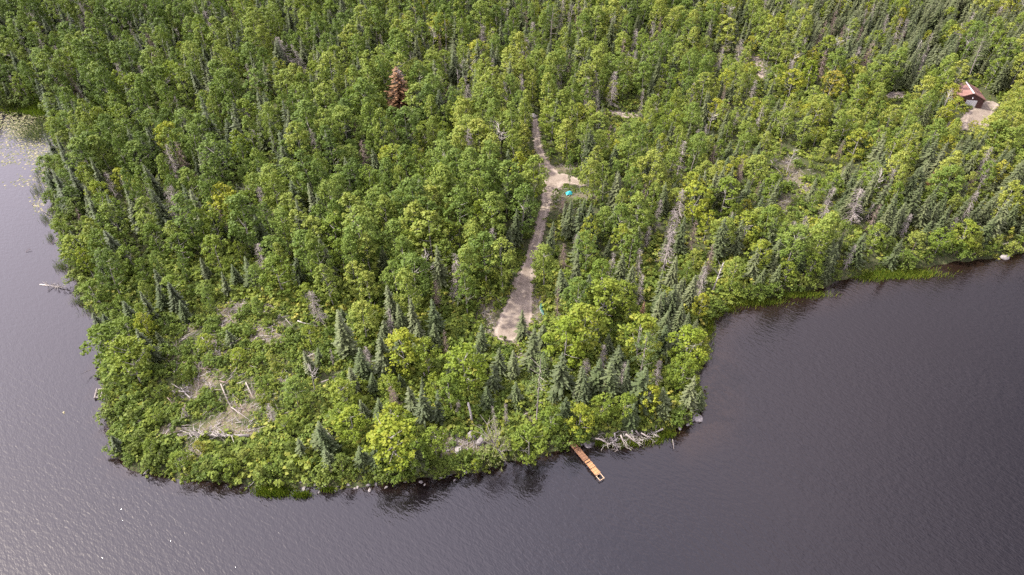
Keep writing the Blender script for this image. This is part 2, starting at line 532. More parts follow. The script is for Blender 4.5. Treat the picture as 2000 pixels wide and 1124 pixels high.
def bare_at(x, y):
    f = np.zeros_like(x)
    for bx, by, ra, rb in BARE_W:
        d = np.sqrt(((x - bx) / ra) ** 2 + ((y - by) / rb) ** 2)
        f = np.maximum(f, np.clip(1.35 - d, 0, 1))
    return f

xs = axis(-375, 375, 1.5, 3400)
ys = axis(30, 480, 1.5, 3400)
X, Y = np.meshgrid(xs, ys)
SD = poly_sd(np.stack([X.ravel(), Y.ravel()], 1), LAND).reshape(X.shape)
Z = height_from(SD, X, Y)
me = grid_mesh('ground', X, Y, Z)
a_ = me.attributes.new('bare', 'FLOAT', 'POINT')
a_.data.foreach_set('value', bare_at(X, Y).astype('f').ravel())
me.materials.append(M['ground'])
obj('ground', me, kind='structure', label='forest floor of the wooded peninsula')

wx = axis(-330, 330, 3.0, 3400); wy = axis(-60, 400, 3.0, 3400)
WX, WY = np.meshgrid(wx, wy)
wsd = np.where(np.abs(WX.ravel()) < 370, land_sd(np.stack([WX.ravel(), WY.ravel()], 1)), -30)
me = grid_mesh('lake_water', WX, WY, np.zeros_like(WX))
a_ = me.attributes.new('shallow', 'FLOAT', 'POINT')
wsh = np.clip(1 + wsd / np.where(WX.ravel() > 30, 9.0, 2.0), 0, 1)
a_.data.foreach_set('value', wsh.astype('f'))
me.materials.append(M['water'])
obj('lake_water', me, kind='structure', label='dark rippled lake water round the peninsula')

ROAD = [(1044, 226, 1.2), (1046, 240, 1.25), (1047, 262, 1.3), (1051, 290, 1.45), (1060, 316, 1.8), (1073, 336, 2.3), (1082, 350, 3.2), (1074, 374, 2.4),
        (1066, 400, 1.4), (1058, 432, 1.25), (1048, 470, 1.35), (1036, 503, 1.5), (1029, 530, 1.9), (1022, 560, 2.5), (1016, 590, 3.1), (1009, 618, 3.9), (990, 650, 3.1)]
WING = [(1082, 350, 3.0), (1100, 349, 2.7), (1119, 353, 2.0), (1136, 360, 1.4)]
YARD = [(1893, 250, 1.8), (1900, 228, 2.2), (1912, 222, 3.0), (1918, 240, 2.6), (1925, 212, 2.6), (1938, 203, 2.2), (1908, 214, 2.0)]
TRACK = [(1890, 222, 1.0), (1884, 236, 1.2), (1878, 252, 1.2)]
def caps(path):
    pts = [(*at(a, b)[:2], r) for a, b, r in path]
    return list(zip(pts[:-1], pts[1:]))
def caps_sd(x, y, cs):
    d = np.full(x.shape, 1e9)
    for (x0, y0, r0), (x1, y1, r1) in cs:
        ex, ey = x1 - x0, y1 - y0
        t = np.clip(((x - x0) * ex + (y - y0) * ey) / (ex * ex + ey * ey), 0, 1)
        d = np.minimum(d, np.hypot(x - x0 - t * ex, y - y0 - t * ey) - (r0 + (r1 - r0) * t))
    return d
ROAD_C = caps(ROAD) + caps(WING)
YARD_C = caps(YARD) + caps(TRACK)
def strip(name, cs, label, step=.4):
    allp = [p for c in cs for p in c]
    x0, x1 = min(p[0] for p in allp) - 6, max(p[0] for p in allp) + 6
    y0, y1 = min(p[1] for p in allp) - 6, max(p[1] for p in allp) + 6
    gx, gy = np.meshgrid(np.arange(x0, x1, step), np.arange(y0, y1, step))
    d = caps_sd(gx, gy, cs) + .45 * np.sin(gx * 1.6 + gy * 1.3) * np.sin(gy * 1.7 - gx) + RNG.normal(0, .12, gx.shape)
    zz = ground_z(gx.ravel(), gy.ravel()).reshape(gx.shape) + .05
    keep = (d[:-1, :-1] < 0) & (d[1:, 1:] < 0)
    me = grid_mesh(name, gx, gy, zz, keep)
    me.materials.append(M['gravel'])
    a_ = me.attributes.new('across', 'FLOAT', 'POINT')
    co = np.empty(len(me.vertices) * 3, 'f'); me.vertices.foreach_get('co', co); co = co.reshape(-1, 3)
    a_.data.foreach_set('value', (-caps_sd(co[:, 0], co[:, 1], cs)).astype('f'))
    return obj(name, me, kind='structure', label=label)
strip('gravel_driveway', ROAD_C, 'winding gravel driveway ending in a parking pad')
strip('sandy_turnout', caps([(1733, 190, 1.6), (1750, 187, 2.2), (1774, 184, 1.7)]), 'small pale sandy turnout among the trees')
strip('dirt_track', caps([(1194, 219, 1.3), (1212, 225, 1.6), (1238, 227, 1.8)]), 'glimpse of a pale dirt track between trees')
strip('forest_path', caps([(1476, 108, 1.6), (1481, 124, 1.4), (1487, 150, 1.3)]), 'sunlit pale path through the uphill woods')
strip('gravel_yard', YARD_C, 'pale gravel yard in front of the shed')

# ------------------------------------------------------------------ tree prototypes
def broad_crown(H, base, rad, n_clump, n_leaf, size, clump_r=.8, gap=.15, power=1.0, top=1.0):
    """A leafy crown as clumps of leaf-sized faces set through its volume; H total height, base = crown base height."""
    mb = MB()
    hc = H - base
    lobes = [(RNG.uniform(0, 2 * math.pi), RNG.uniform(.0, .5), RNG.uniform(.1, .9)) for _ in range(5)]
    for k in range(n_clump):
        t = RNG.uniform(0, 1) ** .85
        prof = math.sin(math.pi * min(1, (t * .93 + .07)) ** power) ** .62
        th = RNG.uniform(0, 2 * math.pi)
        r = rad * prof * (RNG.uniform(.25, 1) ** .5)
        r *= 1 + .22 * math.sin(3 * th + lobes[0][0]) * math.sin(t * 9 + lobes[1][0])
        c = V(r * math.cos(th), r * math.sin(th), base + hc * t * top)
        out = unit(V(math.cos(th) * .8, math.sin(th) * .8, .5 + t * .6))
        cv = RNG.uniform(.15, .8) + .12 * t
        cr = clump_r * RNG.uniform(.6, 1.15)
        for j in range(n_leaf):
            d = unit(RNG.normal(size=3) + out * .55)
            p = c + d * cr * RNG.uniform(.35, 1) * V(1, 1, .75)
            nn = unit(d * .7 + V(0, 0, .55) + RNG.normal(size=3) * .45)
            leaf(mb, p, nn, size * RNG.uniform(.7, 1.3), float(np.clip(cv + RNG.uniform(-.15, .2), 0, 1)))
    return mb
def broad_trunk(H, base, rad, r0, m, lean=0.4, limbs=6):
    mb = MB()
    lx, ly = RNG.uniform(-lean, lean, 2)
    pts = [V(lx * t * t + .1 * math.sin(t * 7), ly * t * t, H * .88 * t - .3 * (t == 0)) for t in (0, .2, .4, .6, .8, 1)]
    tube(mb, pts, [r0 * (1 - .85 * t) for t in (0, .2, .4, .6, .8, 1)], 6)
    for k in range(limbs):
        t = RNG.uniform(base / H * .95, .85)
        th = RNG.uniform(0, 2 * math.pi)
        s = V(lx * t * t, ly * t * t, H * .88 * t)
        L = rad * RNG.uniform(.5, .95)
        tube(mb, [s, s + V(math.cos(th) * L * .5, math.sin(th) * L * .5, L * .35), s + V(math.cos(th) * L, math.sin(th) * L, L * .8)], [r0 * .42, r0 * .27, r0 * .1], 4)
    return mb
def conifer_crown(H, rad, base, levels, per, drop=.35, w=.42, power=1.0, ragged=.2, sub=3):
    """Whorls of drooping boughs, each of several narrow sprays."""
    mb = MB()
    for k in range(levels):
        t = k / (levels - 1)
        z = base + (H - base) * (t ** .93)
        r = rad * (1 - t) ** power * (.8 + .4 * RNG.random()) + .12
        n = max(4, int(per * (1 - .55 * t)))
        ph = RNG.uniform(0, 6.28)
        for j in range(n):
            if RNG.random() < ragged * .5:
                continue
            th = ph + 2 * math.pi * j / n + RNG.uniform(-.25, .25)
            L = r * RNG.uniform(1 - ragged, 1 + ragged * .6)
            d = V(math.cos(th), math.sin(th), 0)
            side = V(-math.sin(th), math.cos(th), 0)
            bv = RNG.uniform(.1, .75)
            for q in range(sub):
                f0, f1 = q / sub, (q + 1.25) / sub
                p0 = V(0, 0, z) + d * L * f0 - V(0, 0, drop * L * f0 ** 1.3)
                p1 = V(0, 0, z) + d * L * f1 - V(0, 0, drop * L * f1 ** 1.3 - .12 * L * f1)
                ww = w * (.5 + .7 * math.sin(math.pi * min(.95, f0 + .25))) * RNG.uniform(.7, 1.3) * (.45 + .55 * (1 - t))
                tw = V(0, 0, RNG.uniform(-.3, .3) * ww)
                val = float(np.clip(bv + .22 * f1 + RNG.uniform(-.12, .12), 0, 1))
                mb.add([p0 - side * ww * .4 - tw, p0 + side * ww * .4 + tw, p1 + side * ww * .55 + d * .05, p1 + d * ww * .5, p1 - side * ww * .55], [(0, 1, 2, 3, 4)], val)
    for q in range(3):
        leaf(mb, V(0, 0, H - .15 + .12 * q), V(1, q, .1), .35, .8, asp=.4)
    return mb
def conifer_trunk(H, r0):
    mb = MB()
    tube(mb, [V(0, 0, -.3), V(.05, 0, H * .5), V(0, 0, H)], [r0, r0 * .6, r0 * .12], 5)
    return mb
def dead_conifer(H, rad, n, m_twig=True, r0=.16, thick=.035, start=.12, droop=.3):
    mb = MB()
    lx = RNG.uniform(-.4, .4)
    tube(mb, [V(0, 0, -.3), V(lx * .3, 0, H * .5), V(lx, 0, H)], [r0, r0 * .65, r0 * .15], 5)
    br = MB()
    for k in range(n):
        t = RNG.uniform(start, .98)
        th = RNG.uniform(0, 6.28)
        L = rad * (1 - t) ** .75 * RNG.uniform(.55, 1.2) + .3
        s = V(lx * t * t, 0, H * t)
        d = V(math.cos(th), math.sin(th), 0)
        mid = s + d * L * .5 - V(0, 0, droop * L * .3)
        e = s + d * L - V(0, 0, droop * L * RNG.uniform(.6, 1.4))
        tube(br, [s, mid, e], [thick * 1.2, thick, thick * .5], 3, cap=False)
        if m_twig:
            for q in range(4):
                f = RNG.uniform(.3, 1)
                c = s + (e - s) * f
                tdir = unit(d + RNG.normal(size=3) * .8 - V(0, 0, .5))
                tube(br, [c, c + tdir * RNG.uniform(.3, .7)], [thick * .7, thick * .35], 3, cap=False)
    return mb, br
def bare_snag(H, limbs, r0=.2, spread=2.6, forks=3):
    mb = MB(); br = MB()
    lx, ly = RNG.uniform(-.6, .6, 2)
    tube(mb, [V(0, 0, -.3), V(lx * .3, ly * .3, H * .45), V(lx, ly, H * .8), V(lx * 1.3, ly, H)], [r0, r0 * .75, r0 * .45, r0 * .12], 6)
    for k in range(limbs):
        t = RNG.uniform(.5, .95)
        s = V(lx * t * t, ly * t * t, H * .9 * t)
        th = RNG.uniform(0, 6.28)
        L = spread * RNG.uniform(.5, 1)
        d = V(math.cos(th), math.sin(th), RNG.uniform(.4, 1.2))
        e = s + d * L * .55
        e2 = e + V(math.cos(th + .5), math.sin(th + .5), .7) * L * .45
        tube(br, [s, e, e2], [r0 * .45, r0 * .28, r0 * .1], 4, cap=False)
        for q in range(forks):
            c = s + (e - s) * RNG.uniform(.3, 1)
            dd = unit(d + RNG.normal(size=3) * .8)
            tube(br, [c, c + dd * L * .4, c + dd * L * .55 + V(0, 0, .3)], [r0 * .2, r0 * .12, r0 * .05], 3, cap=False)
    return mb, br
def pine_crown(H, rad, base, n):
    mb = MB()
    for k in range(n):
        t = RNG.uniform(0, 1)
        z = base + (H - base) * t
        th = RNG.uniform(0, 6.28)
        r = rad * (math.sin(math.pi * (t * .8 + .2)) ** .7) * RNG.uniform(.35, 1)
        c = V(r * math.cos(th), r * math.sin(th), z + .12 * r)
        cv = RNG.uniform(.15, .9)
        for j in range(20):
            d = RNG.normal(size=3) * V(.45, .45, .16)
            leaf(mb, c + d, unit(V(0, 0, 1) + RNG.normal(size=3) * .5), RNG.uniform(.2, .38), float(np.clip(cv + RNG.uniform(-.15, .15), 0, 1)), asp=.7)
    return mb
def bush(rad, h, n, size, flat=1.0, m=0):
    mb = MB()
    nc = max(4, n // 14)
    for k in range(nc):
        th = RNG.uniform(0, 6.28); r = rad * RNG.random() ** .6
        c = V(r * math.cos(th), r * math.sin(th), h * RNG.uniform(.35, .8) * (1 - .4 * r / rad))
        cv = RNG.uniform(.1, .85)
        for j in range(14):
            d = unit(RNG.normal(size=3) + V(0, 0, .6))
            leaf(mb, c + d * RNG.uniform(.1, .42) * rad * .8 * V(1, 1, .7), unit(d + V(0, 0, .8) + RNG.normal(size=3) * .4), size * RNG.uniform(.6, 1.3), float(np.clip(cv + RNG.uniform(-.15, .15), 0, 1)), m)
    return mb

# every kind: list of (height, spread, part meshes {name: mesh}); material name per part
KIND = {}
def keep_kind(kind, H, rad, parts):
    KIND.setdefault(kind, []).append((H, rad, parts))
for k in range(9):
    H = 15.0; base = RNG.uniform(1.8, 5.4); rad = (2.2, 3.4, 2.8, 3.7, 2.5, 3.0, 2.0, 3.2, 2.7)[k]
    cr_ = broad_crown(H, base, rad, int(62 + 9 * rad), 22, RNG.uniform(.32, .42), RNG.uniform(.7, 1.05), power=RNG.uniform(.65, 1.35))
    tk = broad_trunk(H, base, rad, .17, 0)
    keep_kind('aspen_tree', H, rad, [('crown', cr_.mesh('aspen_crown', [M['aspen']])), ('trunk', tk.mesh('aspen_trunk', [M['pale_bark']]))])
for k in range(4):
    H = 11.0; base = RNG.uniform(1.6, 3.2); rad = RNG.uniform(2.6, 3.3)
    cr_ = broad_crown(H, base, rad, 72, 20, .38, .78, power=RNG.uniform(.8, 1.05))
    tk = broad_trunk(H, base, rad, .15, 0, limbs=8)
    crown_me = cr_.mesh('birch_crown', [M['birch']])
    y_me = crown_me.copy(); y_me.materials[0] = M['yellow']
    keep_kind('birch_tree', H, rad, [('crown', crown_me), ('trunk', tk.mesh('birch_trunk', [M['pale_bark']]))])
    keep_kind('yellow_birch', H, rad, [('crown', y_me), ('trunk', KIND['birch_tree'][-1][2][1][1])])
    if k == 0:
        g_me = crown_me.copy(); g_me.materials[0] = M['gold']
        keep_kind('gold_birch', H, rad, [('crown', g_me), ('trunk', KIND['birch_tree'][-1][2][1][1])])
for k in range(7):
    H = 13.0; rad = RNG.uniform(1.3, 2.2)
    cr_ = conifer_crown(H, rad, RNG.uniform(.8, 2.5), 30, 11, RNG.uniform(.25, .5), .58, RNG.uniform(.65, .95), (.25, .5, .35, .7, .3, .45, .6)[k], 3)
    keep_kind('spruce_tree', H, rad, [('crown', cr_.mesh('spruce_crown', [M['spruce']])), ('trunk', conifer_trunk(H, .14).mesh('spruce_trunk', [M['bark']]))])
for k in range(4):
    H = 9.0; rad = RNG.uniform(1.7, 2.3)
    cr_ = conifer_crown(H, rad, .5, 24, 12, .18, .56, RNG.uniform(.75, 1), RNG.uniform(.16, .4), 3)
    keep_kind('fir_tree', H, rad, [('crown', cr_.mesh('fir_crown', [M['fir']])), ('trunk', conifer_trunk(H, .12).mesh('fir_trunk', [M['bark']]))])
for k in range(3):
    H = 8.0; rad = RNG.uniform(2.2, 2.7)
    cr_ = broad_crown(H, .6, rad, 70, 18, .30, .62, power=.62)
    keep_kind('cedar_tree', H, rad, [('crown', cr_.mesh('cedar_crown', [M['cedar']])), ('trunk', conifer_trunk(H * .9, .16).mesh('cedar_trunk', [M['bark']]))])
for k in range(2):
    H = 15.0
    cr_ = pine_crown(H, 3.1, H * .45, 46)
    tk = MB(); tube(tk, [V(0, 0, -.3), V(.1, 0, H * .5), V(0, .1, H * .95)], [.2, .15, .05], 6)
    for q in range(22):
        z = RNG.uniform(.3, .9) * H; th = RNG.uniform(0, 6.28); L = RNG.uniform(1, 2.6)
        tube(tk, [V(0, 0, z), V(math.cos(th) * L, math.sin(th) * L, z + .2 * L)], [.05, .02], 3, cap=False)
    keep_kind('pine_tree', H, 3.1, [('crown', cr_.mesh('pine_crown', [M['pine']])), ('trunk', tk.mesh('pine_trunk', [M['dead']]))])
for k in range(4):
    H = 12.0
    tr_, br_ = dead_conifer(H, RNG.uniform(1.3, 1.9), 105, True)
    mm = [M['dead'], M['dead_brown'], M['dead'], M['dead']][k]
    keep_kind('dead_tree', H, 1.6, [('branches', br_.mesh('dead_branches', [mm])), ('trunk', tr_.mesh('dead_trunk', [mm]))])
for k in range(3):
    H = 11.0
    tr_, br_ = bare_snag(H, 9 + 2 * k, r0=.15, spread=1.9 + .3 * k)
    keep_kind('bare_snag', H, 2.2, [('branches', br_.mesh('snag_limbs', [M['dead_white']])), ('trunk', tr_.mesh('snag_trunk', [M['dead_white']]))])
# a conifer that died recently: rust needles on bare branches
H = 12.0
tr_, br_ = dead_conifer(H, 2.3, 90, True)
rc = conifer_crown(H * .98, 2.5, 2.0, 26, 10, .1, .6, .7, .35, 3)
keep_kind('rust_conifer', H, 2.1, [('crown', rc.mesh('rust_crown', [M['rust']])), ('branches', br_.mesh('rust_branches', [M['dead']])), ('trunk', tr_.mesh('rust_trunk', [M['dead']]))])
# a thin olive crown over a net of grey limbs
H = 8.0
tr_, br_ = bare_snag(H, 16, r0=.16, spread=4.2, forks=5)
oc = broad_crown(H, 1.0, 3.6, 60, 13, .26, .8, power=.8)
keep_kind('thin_tree', H, 3.6, [('crown', oc.mesh('thin_crown', [M['olive']])), ('branches', br_.mesh('thin_limbs', [M['dead']])), ('trunk', tr_.mesh('thin_trunk', [M['dead']]))])
for k in range(4):
    keep_kind('shrub', 2.4, 1.5, [('crown', bush(1.5, 2.4, 330, .30).mesh('shrub_leaves', [M['shrub']]))])
for k in range(4):
    mb_ = bush(2.0, 3.6, 560, .32)
    st = MB()
    for q in range(6):
        th = RNG.uniform(0, 6.28)
        tube(st, [V(0, 0, -.2), V(math.cos(th) * .8, math.sin(th) * .8, 1.4), V(math.cos(th) * 1.5, math.sin(th) * 1.5, 2.4)], [.06, .045, .02], 4)
    keep_kind('alder_shrub', 3.6, 2.0, [('crown', mb_.mesh('alder_crown', [M['cedar'] if k % 2 else M['shrub']])), ('stem', st.mesh('alder_stem', [M['bark']]))])
UNDER = [bush(RNG.uniform(.8, 1.3), .75, 84, .27).mesh('undergrowth_clump', [M['under']]) for _ in range(5)]

# ------------------------------------------------------------------ landmarks used in the labels
LM_PX = [('the wooden dock', 1125, 870, 11), ('the end of the gravel parking pad', 985, 655, 10), ('the upturned green canoe', 1057, 612, 7),
         ('the teal tarp', 1112, 385, 11), ('the upper bend of the driveway', 1050, 285, 12), ('the narrow middle of the driveway', 1050, 460, 10),
         ('the red-roofed shed', 1895, 205, 15), ('the lily pad bay', 85, 235, 18), ('the bare ledge in the clearing', 452, 615, 10),
         ('the lower ledge of pale rubble', 400, 745, 9), ('the big bleached fallen tree', 430, 848, 9), ('the two grey boulders', 935, 862, 8),
         ('the pale rock by the shoreline dirt', 895, 882, 6), ('the heap of driftwood on the shore', 1220, 862, 9), ('the reed bed by the far shore', 1760, 530, 16),
         ('the white leaning snag', 1390, 575, 9), ('the fallen log in the sunlit gully', 1520, 335, 12), ('the rust-coloured conifer', 778, 215, 13),
         ('the twin-forked white snag', 832, 570, 9), ('the old crib by the shore', 200, 768, 9), ('the fallen tree in the water', 150, 560, 11),
         ('the orange-brown slash beside the pad', 952, 605, 8), ('the rocky corner of the point', 1355, 815, 8), ('the shore boulders at the tip', 700, 948, 10),
         ('the open slash patch uphill', 1430, 95, 16), ('the sandy turnout in the trees', 1750, 188, 14), ('the pale track behind the driveway', 1225, 226, 13)]
LMS = [(n, *at(a, b)[:2], r) for n, a, b, r in LM_PX]
REGION = [('in the closed stand between the lily bay and the rust conifer', lambda u, v: u < 760 and v < 230),
          ('in the dense stand behind the driveway top', lambda u, v: 760 <= u < 1280 and v < 230),
          ('on the slope above the shed', lambda u, v: u >= 1280 and v < 180),
          ('in the even young stand below the shed', lambda u, v: u >= 1450 and v < 330),
          ('on the wooded bank above the reed bed', lambda u, v: u >= 1400),
          ('in the mixed woods between the driveway and the east cove', lambda u, v: u >= 1060 and v < 600),
          ('on the shoulder between the dock and the cove', lambda u, v: u >= 1060),
          ('along the lake edge below the lily bay', lambda u, v: u < 290 and v < 640),
          ('in the tall stand beside the driveway', lambda u, v: u >= 620 and v < 600),
          ('in the deep stand uphill of the clearing', lambda u, v: v < 600),
          ('at the edge of the stony clearing', lambda u, v: u < 580 and v < 850),
          ('in the low growth of the peninsula tip', lambda u, v: v < 850),
          ('on the outer shoreline of the tip', lambda u, v: True)]
NOUN = {'aspen_tree': 'aspen', 'birch_tree': 'birch', 'spruce_tree': 'spruce', 'fir_tree': 'fir', 'cedar_tree': 'cedar', 'dead_tree': 'dead conifer',
        'bare_snag': 'bare snag', 'shrub': 'shrub', 'alder_shrub': 'alder bush', 'pine_tree': 'pine', 'boulder': 'rock'}

